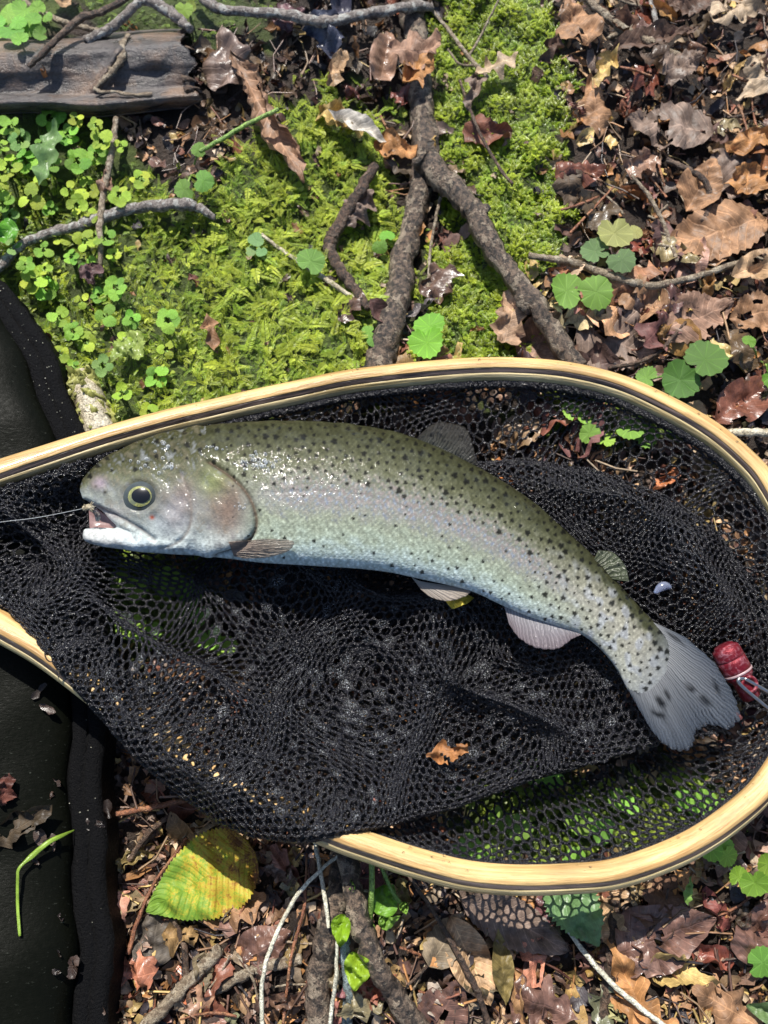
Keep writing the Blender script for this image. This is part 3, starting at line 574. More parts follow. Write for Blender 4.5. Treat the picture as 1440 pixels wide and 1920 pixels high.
# individual leaves of the litter that the photo lets one count
MIX = [('brown', 8, 'brown dead leaf in the open leaf litter'), ('dark', 4, 'dark brown dead leaf in the open leaf litter'), ('tan', 2, 'tan dead leaf in the open leaf litter'), ('orange', 2, 'orange-brown dead leaf in the open leaf litter'),
       ('red', 3, 'dark red dead leaf in the open leaf litter'), ('purple', 2, 'purple-brown dead leaf in the open leaf litter'), ('grey', 3, 'grey-brown dead leaf in the open leaf litter'), ('pale', 1, 'pale buff dead leaf in the open leaf litter')]
bag = [m for m in MIX for _ in range(m[1])]
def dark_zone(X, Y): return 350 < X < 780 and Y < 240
cnt = tries = 0
while cnt < 225 and tries < 20000:
    tries += 1; X, Y = random.uniform(200, 1460), random.uniform(-30, 1950)
    if not bool(litter_zone(np.array([X]), np.array([Y]))[0]) or (X < 380 and Y < 1450): continue
    if 720 < Y < 1560 and 200 < X < 1400 and random.random() < .55: continue
    m = random.choice(bag); wet = random.random() < .5
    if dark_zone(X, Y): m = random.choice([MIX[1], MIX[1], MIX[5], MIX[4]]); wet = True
    shp = random.choice(['chestnut', 'ovate', 'oak', 'frag', 'frag', 'frag']); cw = random.uniform(-.6, 1.3); sw = {'chestnut': 'long', 'ovate': 'oval', 'oak': 'lobed', 'frag': 'torn'}[shp]+(' curled' if cw > .6 else ' flat' if abs(cw) < .25 else '')
    lab = f"{sw} {m[2].replace(' in the open leaf litter', '')} {near_text(X, Y)}"
    L = random.uniform(45, 120)*(.8 if Y < 300 else 1)
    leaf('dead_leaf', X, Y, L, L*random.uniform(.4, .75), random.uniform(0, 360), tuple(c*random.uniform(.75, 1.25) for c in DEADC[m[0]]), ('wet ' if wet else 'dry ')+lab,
         shp, M_deadwet if wet else M_dead, random.uniform(.0015, .007), (random.uniform(-.35, .35), random.uniform(-.35, .35)),
         'dead leaves of the litter', nl=14, nw=6, teeth=random.choice([0, .06]), fold=random.uniform(0, .5), curl_l=random.uniform(-.3, .8), curl_w=cw*.75, pleat=random.choice([0, .0006, .0009]), bites=random.choice([0, .1, .18]), seed=cnt+1000)
    cnt += 1
# crumbs and fragments nobody could count
def crumbs(name, n, box, size, fn, seed, label, cmul=1.0):
    r = np.random.default_rng(seed); X = r.uniform(box[0], box[2], n); Y = r.uniform(box[1], box[3], n); m = fn(X, Y); X, Y = X[m], Y[m]; P = ground(X, Y); b = Batch()
    names = list(DEADC)
    for i, p in enumerate(P):
        L = size*r.uniform(.35, 1.25); V, F, uv = leaf_geo(L, L*r.uniform(.3, .8), 'frag', 5, 3, 0, r.uniform(0, .5), r.uniform(-.5, 1.3), r.uniform(-.5, 1.4), 0, 0, .0004, 0, i)
        W = lay(V, p, r.uniform(0, 2*PI), r.uniform(-.001, .004), (r.uniform(-.6, .6), r.uniform(-.6, .6)), .9)
        c = np.array(DEADC[names[r.integers(len(names))]])*r.uniform(.6, 1.25)*cmul
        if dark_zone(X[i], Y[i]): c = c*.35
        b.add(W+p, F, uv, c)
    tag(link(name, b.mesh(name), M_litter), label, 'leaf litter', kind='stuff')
crumbs('leaf_litter', 9500, (150, -150, 1600, 2100), .0100, lambda X, Y: litter_zone(X, Y) & (X > 200), 31, 'broken brown leaf fragments covering the soil')
def needles(name, n, box, fn, seed, label):
    r = np.random.default_rng(seed); X = r.uniform(box[0], box[2], n); Y = r.uniform(box[1], box[3], n); m = fn(X, Y); P = ground(X[m], Y[m]); b = Batch()
    for p in P:
        a = r.uniform(0, PI); L = r.uniform(.006, .024); d = np.array([math.cos(a), math.sin(a), r.uniform(-.12, .12)])*L/2; q = p+[0, 0, r.uniform(.002, .008)]; bend = np.array([-d[1], d[0], 0])*r.uniform(-.3, .3)
        V, F, uv, _ = tube([q-d, q+bend, q+d], r.uniform(.00025, .0007), 4, 0, 0, False); b.add(V, F, uv, np.array(DEADC[list(DEADC)[r.integers(len(DEADC))]])*r.uniform(.5, 1.3))
    tag(link(name, b.mesh(name), M_litter), label, 'twig litter', kind='stuff')
needles('needle_litter', 1700, (150, -100, 1500, 2000), lambda X, Y: litter_zone(X, Y) & (X > 200), 35, 'fine brown needles and stalk bits over the leaf litter')
crumbs('outer_litter', 2600, (-900, -700, 2400, 2700), .028, lambda X, Y: ((X > 1440) | (Y > 1920) | (Y < -20)) & litter_zone(X, Y), 32, 'brown leaf litter spreading away over the soil')
crumbs('moss_crumbs', 240, (0, 100, 1080, 760), .008, lambda X, Y: moss_soft(X, Y), 33, 'small dark leaf crumbs caught in the moss', .6)

# ------------------------------------------------------------------ curled wet bark slab
def bark_slab():
    nu, nv = 120, 44; U = np.linspace(0, 1, nu); Vv = np.linspace(0, 1, nv); r = Waves(12, .25, 71); r2 = Waves(14, .06, 72)
    UU, VV = np.meshgrid(U, Vv, indexing='ij')
    xend = 348+np.interp(VV, [0, .3, .6, .78, .86, 1], [-2, 4, 8, 20, 30, 22])+7*r2(VV*.22, VV*0)+2.5*r2(VV*.6, VV*.1)
    X = -260+(xend+260)*UU
    yt = 72-20*smooth(60, 330, X)+2*r(X/900, X*0); yb = 212+6*smooth(100, 180, X)*(1-smooth(180, 330, X))-8*smooth(250, 370, X)+1.5*r(X/900, X*0+.7)
    Y = yt+(yb-yt)*VV
    prof = np.interp(VV, [0, .05, .2, .45, .66, .72, .77, .84, .92, 1], [.002, .013, .0190, .0170, .0115, .0100, .0125, .0150, .011, .001])
    z = prof+.0009*r(X/1100, VV*.35)+.0004*r2(X/1300, VV*.12)
    z += .004*np.exp(-(((X-205)-(VV-.4)*-90)/9)**2)*smooth(.05, .3, VV)*(1-smooth(.6, .72, VV))       # raised torn ridge
    z -= .003*np.exp(-((X-285)/38)**2-((VV-.52)/.1)**2)                                                # water filled hollow
    base = -.001; P = unproj(X, Y, base+z); P2 = unproj(X, Y, np.maximum(base+z-.006, -.012))
    Vt = np.vstack([P.reshape(-1, 3), P2.reshape(-1, 3)]); F = grid_faces(nu, nv)[:, ::-1]; F2 = F[:, ::-1]+nu*nv
    i = np.arange(nv-1); e = (nu-1)*nv; F3 = np.stack([e+i+1, e+i, nu*nv+e+i, nu*nv+e+i+1], -1)
    j = np.arange(nu-1); F4 = np.stack([j*nv+nv-1, (j+1)*nv+nv-1, nu*nv+(j+1)*nv+nv-1, nu*nv+j*nv+nv-1], -1)
    k = NT('wet_bark_slab'); ob = k.obj(); st = k.scaled(ob, (30, 140, 140)); n1 = k.noise(st, 1, 7, .7, .8).outputs[0]; n2 = k.noise(ob, 800, 4, .7).outputs[0]; n3 = k.noise(ob, 45, 4, .6, .5).outputs[0]
    col = k.mix(k.ramp(n1, [(.35, 0.), (.65, 1.)]), (.022, .020, .020), (.105, .092, .088)); col = k.mix(k.ramp(n3, [(.48, 0.), (.66, .75)]), col, (.20, .125, .08))
    col = k.mix(1, col, k.ramp(n2, [(.3, .55), (.7, 1.3)]), 'MULTIPLY')
    m = k.done(k.bsdf(Base_Color=col, Roughness=k.rng(n1, .35, .65, .18, .5), Normal=k.bump(k.math('ADD', k.math('ADD', n1, k.math('MULTIPLY', n3, 1.4)), k.math('MULTIPLY', n2, .5)), .8, .0014)))
    c = P[nu//2, nv//2].copy(); c[2] = 0; root = empty('bark_slab', tuple(c))
    child('bark', fast_mesh('bark', Vt, np.vstack([F, F2, F3, F4])), m, root)
    q = np.array([unproj(x, y, h) for x, y, h in ((242, 64, .0155), (230, 85, .018), (226, 110, .0185), (212, 132, .0175), (196, 148, .016), (176, 166, .0145))]); child('torn_flap', tube_mesh('torn_flap', catmull(q, 40), np.interp(np.linspace(0, 1, 40), [0, .3, .6, 1], [.0012, .0026, .0020, .0008]), 9, .28, 5, .7), M_barktan, root)
    q = np.array([unproj(x, y, h) for x, y, h in ((176, 166, .0145), (190, 172, .015), (215, 172, .015), (250, 178, .0145), (285, 176, .014))]); child('torn_flap', tube_mesh('torn_flap', catmull(q, 30), .0011, 7, .3, 6, .6), M_barktan, root)
    for x, y, a, l in ((352, 64, 30, 22), (356, 92, -10, 16), (350, 118, 15, 20), (358, 148, -25, 18), (362, 168, 10, 22), (350, 78, 70, 16)):
        p0 = unproj(x-16, y, .013); p1 = unproj(x+l*math.cos(rad(a))*.6, y-l*math.sin(rad(a))*.6, .008); child('splinter', tube_mesh('splinter', catmull([p0, (p0+p1)/2+[0, 0, .0015], p1], 8), np.linspace(.0026, .0004, 8), 6, .3, x, .5), M_barkdark, root)
    tag(root, 'wet grey-brown slab of curled bark beside the rolled leaf', 'bark')
    v, f, u = leaf_geo(.0042, .0034, 'ovate', 8, 4); q = unproj(83, 135, .0175); s = link('bark_scale', fast_mesh('bark_scale', v, f, True, u), M_dead, None, tuple(q)); s.color = (.3, .12, .04, 1); tag(s, 'tiny orange scale lying on the wet bark slab', 'bud scale')
bark_slab()

# ------------------------------------------------------------------ small green plants
def round_leaf(seed, crenate=9, nr=6, na=36, notch=.55, cup=.12):
    r = np.random.default_rng(seed); a = np.linspace(0, 2*PI, na, endpoint=False); q = np.linspace(0.02, 1, nr); A, Q = np.meshgrid(a, q, indexing='ij')
    d = np.abs(np.angle(np.exp(1j*(A+PI/2)))); ed = 1-notch*np.exp(-(d/.28)**2)+.06*np.cos(A*crenate*2)*Q**3+.05*np.sin(A*3+seed)
    R = Q*ed; x = R*np.cos(A); y = R*np.sin(A); z = cup*R**2+.05*np.sin(2*A+seed)*R+.03*np.sin(A*5+seed)*R
    return fast_mesh('leaf', np.stack([x, y, z], -1).reshape(-1, 3), grid_faces(na, nr, True), True, np.stack([.5+.5*Q, A/(2*PI)+.25], -1).reshape(-1, 2))
M_round = leaf_mat('round_green_leaf', transl=.35, rlo=.3, rhi=.55, nv=9, slant=0.0, vein_gain=1.5, patch=.35)
RL = [round_leaf(i, [7, 8, 9, 6, 10, 8][i], notch=[.5, .35, .6, .4, .2, .5][i], cup=[.1, -.15, .2, -.1, .12, .0][i]) for i in range(6)]
for m in RL: m.materials.append(M_round)
def herb(name, leaves, label, group=None, cat='plant', col=(.16, .30, .045), h=.016, seed=0, stems=True, tiltr=.3, petiole=(.18, .28, .07)):
    """leaves: (x, y, radius px, notch direction deg) in the photo"""
    r = random.Random(seed); cx = sum(l[0] for l in leaves)/len(leaves); cy = sum(l[1] for l in leaves)/len(leaves); b = ground(cx, cy); root = empty(name, tuple(b))
    for i, (x, y, rp, a) in enumerate(leaves):
        g = ground(x, y); hh = h*r.uniform(.75, 1.25); p = unproj(x, y, g[2]+hh); s = scale_at(p)*rp
        o = link('leaf', RL[r.randrange(6)], None, root); o.location = Vector(p)-root.location; o.scale = (s, s*r.uniform(.85, 1.05), s)
        o.rotation_euler = (r.uniform(-tiltr, tiltr), r.uniform(-tiltr, tiltr), rad(a)+PI/2); f = r.uniform(.65, 1.3); o.color = (col[0]*f*r.uniform(.85, 1.2), col[1]*f, col[2]*f, 1)
        if stems:
            q = np.array(p)+np.array([math.cos(rad(a)), math.sin(rad(a)), 0])*s*.3; e = np.array(b)+np.array([r.uniform(-.002, .002), r.uniform(-.002, .002), -.002]); mid = (q+e)/2+np.array([0, 0, .003])
            child('stalk', tube_mesh('stalk', catmull([e, mid, q-[0, 0, .0006]], 6), .0006, 5), M_greenstem, root)
    return tag(root, label, cat, group)
herb('round_leaved_plant', [(1116, 471, 28, 300), (1166, 487, 27, 120)], 'pair of round grey-green leaves above the long reddish-tan twig', col=(.115, .22, .075), seed=1)
herb('yellow_leaved_plant', [(1152, 437, 36, 100), (1191, 435, 15, 200)], 'pale yellow-green veined leaf beside a small round green leaf', col=(.27, .32, .10), h=.010, seed=2)
herb('toothed_plant', [(1062, 545, 36, 350), (1118, 547, 33, 190)], 'pair of bright toothed green leaves beside the side branch', col=(.17, .34, .05), seed=3)
herb('round_leaved_plant', [(1322, 674, 40, 215), (1275, 712, 38, 60), (1212, 708, 22, 330)], 'trio of scalloped green leaves behind the hoop near the toothed dead leaf', col=(.13, .28, .045), h=.02, seed=4)
herb('green_seedling', [(583, 490, 27, 250)], 'single round green leaf on the pale straw', col=(.16, .32, .06), seed=5)
herb('green_seedling', [(805, 612, 30, 270), (800, 642, 33, 90)], 'folded bright green leaf pair below the fork of the branch', col=(.17, .40, .035), seed=6)
herb('green_seedling', [(712, 462, 15, 90), (726, 441, 15, 270)], 'tiny pair of green leaves left of the forked branch', col=(.17, .36, .04), h=.012, seed=7)
herb('green_seedling', [(345, 355, 20, 20), (381, 339, 21, 170), (372, 280, 14, 0)], 'three small leaves under the straight green stem', col=(.15, .34, .05), seed=8)
herb('green_seedling', [(1448, 705, 26, 150), (1405, 640, 14, 250)], 'small green plant by the glossy reddish-brown leaf', col=(.14, .32, .03), seed=9)
herb('green_seedling', [(345, 18, 17, 90), (358, 12, 12, 200)], 'yellow-green leaf above the cut twig', col=(.26, .38, .05), seed=10)
herb('green_seedling', [(480, 450, 15, 30), (470, 470, 12, 180), (490, 472, 11, 90)], 'pale grey-green seedling in the feathery moss', col=(.17, .28, .10), h=.012, seed=11)
herb('green_seedling', [(690, 622, 13, 0), (700, 640, 12, 90)], 'two tiny leaves near the hoop and the forked branch', col=(.15, .3, .04), h=.01, seed=12)
herb('green_seedling', [(1430, 1805, 30, 200)], 'round bright green leaf on the warm brown leaf', col=(.14, .34, .05), h=.014, seed=13)
herb('green_seedling', [(1415, 1655, 28, 100), (1385, 1645, 22, 250), (1440, 1620, 26, 300)], 'yellow-green leafy sprig outside the hoop end', col=(.26, .42, .04), h=.018, seed=15)
# dense seedlings of the upper left
HP = []; tries = 0
while len(HP) < 64 and tries < 9000:
    tries += 1; X, Y = random.uniform(-60, 330), random.uniform(215, 780)
    if not bool(inpoly(np.array([X]), np.array([Y]), Z_HERB)[0]) or (Y > 480 and X < (Y-470)*.47+20) or (X > 200 and random.random() < .6): continue
    if any((X-x)**2+(Y-y)**2 < 29**2 for x, y in HP): continue
    HP.append((X, Y))
for i, (X, Y) in enumerate(HP):
    k = random.randint(3, 5); rr = random.uniform(7, 15) if X < 130 else random.uniform(6, 13); a0 = random.uniform(0, 360)
    side = min([(60, 250, 'against the wet bark slab'), (215, 280, 'beside the thin brown twig'), (60, 400, 'behind the lichen twig'), (250, 400, 'at the tip of the lichen twig'), (60, 540, 'between lichen twig and boot toe'), (190, 560, 'around the fan-shaped seed scale'), (110, 640, 'along the boot rim'), (250, 680, 'by the pale lime toothed leaf'), (220, 760, 'between bud cone and hoop'), (120, 320, 'around the drooping pale leaf')], key=lambda l: (l[0]-X)**2+(l[1]-Y)**2)[2]
    tone, col = random.choice([('bright green', (.20, .43, .045)), ('bright green', (.24, .45, .05)), ('yellow-green', (.36, .50, .045)), ('yellow-green', (.36, .50, .045)), ('grey-green', (.17, .32, .08))])
    herb('round_leaved_seedling', [(X+math.cos(rad(a0+j*360/k))*rr*1.15, Y-math.sin(rad(a0+j*360/k))*rr*1.15, rr*random.uniform(.8, 1.15), a0+j*360/k+180) for j in range(k)],
         f'small {tone} round-leaved seedling {side}', 'seedlings carpeting the moss', col=col, h=random.uniform(.008, .018), seed=100+i, tiltr=.4)
for i, (X, Y, rr) in enumerate([(15, 25, 26), (45, 20, 22), (20, 58, 24), (58, 48, 20), (-15, 45, 25), (70, 15, 16)]):
    herb('round_leaved_seedling', [(X, Y, rr, 60*i), (X+18, Y+16, rr*.7, 60*i+180)], 'broad bright green leaf pair growing behind the wet bark slab', 'plants behind the bark slab', col=(.17, .38, .05), h=.022, seed=200+i)
# under the net, greenery seen through the holes
for i in range(26):
    z = Z_UNDER[[0, 1, 1, 2][i % 4]]; X = random.uniform(min(p[0] for p in z), max(p[0] for p in z)); Y = random.uniform(min(p[1] for p in z), max(p[1] for p in z)); rr = random.uniform(16, 30)
    herb('round_leaved_seedling', [(X, Y, rr, random.uniform(0, 360)), (X+rr*1.3, Y+rr*.6, rr*.9, random.uniform(0, 360))], 'green round-leaved seedling under the net '+['by the dorsal fin', 'below the fold near the tail', 'beside the hoop binding', 'below the trout jaw'][i % 4], 'seedlings under the net', col=(.24, .44, .06), h=.018 if i % 4 == 3 else .011, seed=300+i)
# upright toothed leaf, mottled leaf, chickweed
leaf('green_leaf', 1068, 1695, 135, 96, 300, (.17, .30, .12), 'pale green toothed leaf hanging out from under the hoop', 'ovate', mat=M_green, lift=.016, nl=31, nw=10, teeth=.08, fold=.15)
leaf('green_leaf', 1425, 1882, 88, 52, 170, (.15, .24, .09), 'mottled grey-green leaf on the dead leaves', 'ovate', mat=M_green, lift=.012, nl=20, nw=8, fold=.2)
leaf('green_leaf', 243, 672, 70, 42, 240, (.30, .40, .09), 'pale yellow-green toothed leaf by the bud cone', 'ovate', mat=M_green, lift=.014, nl=21, nw=8, teeth=.1)
leaf('green_leaf', 268, 672, 75, 40, 290, (.33, .42, .10), 'pale lime toothed leaf lying on moss near the hoop', 'ovate', mat=M_green, lift=.014, nl=21, nw=8, teeth=.1)
leaf('green_leaf', 108, 320, 130, 52, 80, (.20, .33, .12), 'large pale green drooping leaf among the seedlings', 'oak', mat=M_green, lift=.016, nl=24, nw=8, fold=.2)
leaf('green_leaf', 20, 465, 70, 52, 190, (.12, .34, .03), 'glossy dark green leaf touching the lichen twig', 'ovate', mat=M_green, lift=.016, nl=20, nw=8)
def chickweed():
    b = ground(700, 1740); root = empty('leafy_weed', tuple(b))
    def st(pts, r=.0009):
        P = [unproj(x, y, z) for x, y, z in pts]; child('stem', tube_mesh('stem', catmull(P, 12), r, 6), M_greenstem, root)
    def lf(x, y, z, L, W, a, c, kind='ovate', tilt=(0, 0)):
        p = unproj(x, y, z); s = scale_at(p); V, F, uv = leaf_geo(L*s, W*s, kind, 16, 6, fold=.2, curl_l=.3, seed=int(x)); R = Matrix.Rotation(rad(a)-PI/2, 3, 'Z')@Matrix.Rotation(tilt[0], 3, 'X')
        o = link('leaf', fast_mesh('leaf', V@np.array(R).T, F, True, uv), M_green, root); o.location = Vector(p)-root.location; o.color = (*c, 1)
    g = b[2]
    st([(697, 1600, g+.022), (697, 1680, g+.018), (692, 1745, g+.006)], .0013); st([(713, 1620, g+.02), (735, 1670, g+.018), (757, 1700, g+.016)]); st([(660, 1655, g+.016), (675, 1700, g+.014), (690, 1735, g+.006)])
    lf(722, 1685, g+.012, 62, 58, 60, (.15, .33, .03)); lf(758, 1702, g+.017, 24, 18, 290, (.22, .38, .06)); lf(660, 1660, g+.017, 26, 12, 100, (.16, .32, .05)); lf(730, 1728, g+.013, 42, 22, 20, (.20, .36, .06)); lf(716, 1724, g+.014, 24, 12, 80, (.2, .36, .06)); lf(695, 1755, g+.010, 42, 16, 260, (.2, .38, .06))
    tag(root, 'leafy green weed with upright stems growing below the hoop', 'plant')
chickweed()
leaf('green_leaf', 643, 1728, 56, 36, 270, (.24, .42, .02), 'lime green leaf wedged in the fork of the mottled stick', 'ovate', mat=M_green, lift=.020, nl=16, nw=6)
leaf('green_leaf', 672, 1803, 66, 52, 260, (.30, .46, .03), 'bright lime leaf beside the pale blue-grey stick', 'ovate', mat=M_green, lift=.016, nl=18, nw=8)
leaf('green_leaf', 1262, 1655, 50, 16, 260, (.2, .36, .08), 'narrow green leaf hanging under the hoop', 'narrow', mat=M_green, lift=.022, nl=14, nw=4)
# pale scaly bud cone by the boot
def bud_cone():
    b = ground(175, 770); root = empty('bud_cone', tuple(b)); g = b[2]
    P = np.array([unproj(x, y, g+.008) for x, y in ((150, 695), (165, 740), (180, 780), (190, 815))]); child('core', tube_mesh('core', catmull(P, 14), np.interp(np.linspace(0, 1, 14), [0, .3, 1], [.003, .008, .009]), 9), M_straw, root)
    for i in range(26):
        t = (i % 9)/8; x, y = np.interp(t, [0, .4, 1], [150, 165, 188]), np.interp(t, [0, .4, 1], [705, 745, 810]); off = (i//9-1)*22*(0.5+.5*t)
        p = unproj(x+off, y+random.uniform(-8, 8), g+.014-abs(off)*.00018); s = scale_at(p); V, F, uv = leaf_geo(48*s, 36*s, 'ovate', 10, 4, curl_l=-.6, curl_w=-.7, seed=i)
        R = Matrix.Rotation(rad(100+off*-.8+random.uniform(-15, 15))-PI/2, 3, 'Z')@Matrix.Rotation(.35, 3, 'X')
        o = link('scale', fast_mesh('scale', V@np.array(R).T, F, True, uv), M_green, root); o.location = Vector(p)-root.location; f = random.uniform(.85, 1.15); o.color = (.42*f, .42*f, .13*f, 1)
    tag(root, 'pale yellow scaly bud cone between the black boot and the moss', 'bud')
bud_cone()

# ------------------------------------------------------------------ landing net: laminated hoop
def hoop_z(x, y): return .031-.13*y-.04*x+.34*np.maximum(0, -x-.03)**2
def on_hoop(X, Y, dz=0.0):
    X = np.asarray(X, float); Y = np.asarray(Y, float); z = np.full(X.shape, .03)
    for _ in range(9): p = unproj(X, Y, z); z = hoop_z(p[..., 0], p[..., 1])+dz
    return unproj(X, Y, z)
HP_PX = [(-330, 1012), (-210, 962), (-110, 925), (0, 888), (80, 862), (160, 836), (240, 812), (330, 788), (400, 772), (480, 753), (560, 736), (640, 719), (720, 708), (800, 700), (880, 694), (960, 693), (1060, 701), (1160, 725), (1250, 765), (1325, 808), (1385, 855), (1437, 912),
         (1483, 1000), (1512, 1110), (1518, 1230), (1495, 1360), (1442, 1463), (1380, 1527), (1285, 1590), (1160, 1637), (1060, 1648), (960, 1650), (870, 1641), (780, 1618), (700, 1592), (620, 1563), (500, 1507), (400, 1452), (300, 1386), (200, 1314), (90, 1228), (0, 1173), (-110, 1105), (-220, 1060), (-330, 1030)]
hp = np.array(HP_PX, float); HQ = catmull(hp, 360); HC = on_hoop(HQ[:, 0], HQ[:, 1])
HT = np.gradient(HC, axis=0); HT /= np.linalg.norm(HT, axis=1)[:, None]
roll = rad(46); HA = np.array([0, math.sin(roll)*1.0, math.cos(roll)]); HA = HA[None]-(HT@HA)[:, None]*HT; HA /= np.linalg.norm(HA, axis=1)[:, None]; HB = np.cross(HT, HA)
HL = np.concatenate([[0], np.cumsum(np.linalg.norm(np.diff(HC, axis=0), axis=1))])
HWID = .0054*np.interp(HQ[:, 0], [-330, -100, 40, 200], [1.5, 1.35, 1.2, 1.0]); HHEI = .0062
root_net = empty('landing_net', tuple(HC[len(HC)//2]*[1, 1, 0]))
def lamination(name, v0, v1, inset, mat):
    """slice of a superellipse section between heights v0..v1, swept round the hoop"""
    vs = np.linspace(v0, v1, 7); xr = (1-np.abs(np.clip(vs, -.995, .995))**2.8)**(1/2.8)-inset
    sec = [(x, v) for x, v in zip(xr, vs)]+[(-x, v) for x, v in zip(xr[::-1], vs[::-1])]
    sec = np.array(sec); m = len(sec)
    V = HC[:, None]+HB[:, None]*(sec[None, :, 0]*HWID[:, None])[..., None]+HA[:, None]*(sec[None, :, 1]*HHEI)[..., None]
    n = len(HC); i = np.arange(n-1); j = np.arange(m); I, J = np.meshgrid(i, j, indexing='ij'); J2 = (J+1) % m
    F = np.stack([I*m+J, (I+1)*m+J, (I+1)*m+J2, I*m+J2], -1).reshape(-1, 4)
    per = np.concatenate([[0], np.cumsum(np.hypot(*np.diff(sec, axis=0).T))])*.006
    uv = np.stack([np.broadcast_to(per, (n, m)), np.broadcast_to(HL[:, None], (n, m))], -1).reshape(-1, 2)
    child(name, fast_mesh(name, V.reshape(-1, 3), F, True, uv), mat, root_net)
lamination('upper_lamination', .46, 1, 0, M_orange); lamination('dark_lamination', .04, .455, .012, M_wenge); lamination('lower_lamination', -1, .035, 0, M_pale)
# handle beyond the frame, resting on the boot
hd = (HC[0]+HC[-1])/2; hdir = np.array([-1, -.05, .05]); hdir = hdir/np.linalg.norm(hdir); hp_ = [hd+np.array([.03, 0, 0]), hd, hd+hdir*.03, hd+hdir*.07, hd+hdir*.11, hd+hdir*.125]
child('handle', tube_mesh('handle', catmull(hp_, 30), np.interp(np.linspace(0, 1, 30), [0, .2, .45, .75, .95, 1], [.008, .014, .011, .014, .012, .006]), 14), M_orange, root_net)

# inner edge of the hoop, and net sheets
inner = HC-np.sign(((HB@np.array([1., 0, 0]))*0+1))[:, None]*0
cen = np.array([.03, -.05]); side = np.sign(((HC[:, :2]-cen)*HB[:, :2]).sum(1))[:, None]
IN = HC-HB*side*(HWID[:, None]*np.interp(HC[:, 1], [-.15, .03], [.86, .55])[:, None])+HA*HHEI*np.interp(HC[:, 1], [-.15, .03], [.30, -.98])[:, None]                    # binding line along the inner wall
INP = IN[::2, :2]
lo = (HC[:, 1] < -.0)
# the binding: cord wound along the inner wall
Bi = Batch(); nseg = 1500; t = np.linspace(0, len(IN)-1, nseg); k0 = t.astype(int).clip(0, len(IN)-2); f = (t-k0)[:, None]
BP = IN[k0]*(1-f)+IN[k0+1]*f; bs = (HB*side)[k0]; ba = HA[k0]
ph = np.linspace(0, nseg*.9, nseg); r_ = np.random.default_rng(5)
for off, rr, q in ((0.0, .0011, 0), (2.1, .0009, 1), (4.2, .0010, 2)):
    W = BP+bs*(-.0010+.0011*np.cos(ph+off))[:, None]+ba*(-.0005+.0016*np.sin(ph+off))[:, None]+r_.normal(0, .00022, BP.shape)
    V_, F_, uv_, _ = tube(W, rr*r_.uniform(.8, 1.25, nseg), 5, 0, 0, False); Bi.add(V_, F_)
child('binding_cord', Bi.mesh('binding_cord'), M_net, root_net)

# ------------------------------------------------------------------ fish: plan of the body in photo pixels
FD = [(150, 911), (156, 897), (172, 878), (200, 856), (226, 842), (262, 826), (302, 812), (360, 800), (430, 793), (500, 789), (570, 789), (640, 793), (700, 801), (760, 815), (820, 838), (880, 867), (940, 900), (1000, 941), (1050, 985), (1100, 1030), (1145, 1077), (1185, 1122), (1222, 1162), (1252, 1192), (1280, 1225)]
FV = [(150, 921), (157, 934), (171, 945), (195, 962), (217, 984), (255, 1020), (300, 1037), (360, 1041), (425, 1047), (490, 1055), (555, 1059), (620, 1063), (680, 1067), (735, 1074), (785, 1085), (840, 1097), (890, 1111), (935, 1132), (985, 1154), (1040, 1173), (1090, 1190), (1128, 1220), (1158, 1258), (1178, 1296), (1205, 1325)]
FT = [.0015, .0045, .0072, .0098, .0118, .0142, .0160, .0178, .0192, .0200, .0203, .0202, .0198, .0190, .0178, .0163, .0147, .0130, .0113, .0098, .0084, .0070, .0056, .0040, .0018]
FZ = [.047, .047, .0465, .046, .0455, .045, .0445, .044, .0435, .043, .043, .043, .043, .0425, .042, .041, .040, .039, .038, .037, .0365, .036, .0355, .035, .0345]
NS = 260
fd, fv = catmull(FD, NS), catmull(FV, NS); ft = catmull([(a, 0) for a in FT], NS)[:, 0]; fz = catmull([(a, 0) for a in FZ], NS)[:, 0]
FDw, FVw = unproj(fd[:, 0], fd[:, 1], fz), unproj(fv[:, 0], fv[:, 1], fz)
FCw, FHw = (FDw+FVw)/2, (FDw-FVw)/2
def fish_clear(P):                    # highest z a thing may have under the fish
    d = np.full(len(P), 9.); zb = np.full(len(P), 9.)
    hw = np.linalg.norm(FHw[:, :2], axis=1)
    for i in range(0, NS, 4):
        q = P[:, :2]-FCw[i, :2]; e = FHw[i, :2]/hw[i]; c = np.abs(q@e)/hw[i]; a = np.abs(q@np.array([-e[1], e[0]]))
        m = (c < 1.25) & (a < .006); zz = fz[i]-ft[i]*np.sqrt(np.clip(1-c**2, 0, 1))*1.02-.0016
        zb = np.where(m & (zz < zb), zz, zb)
    return zb

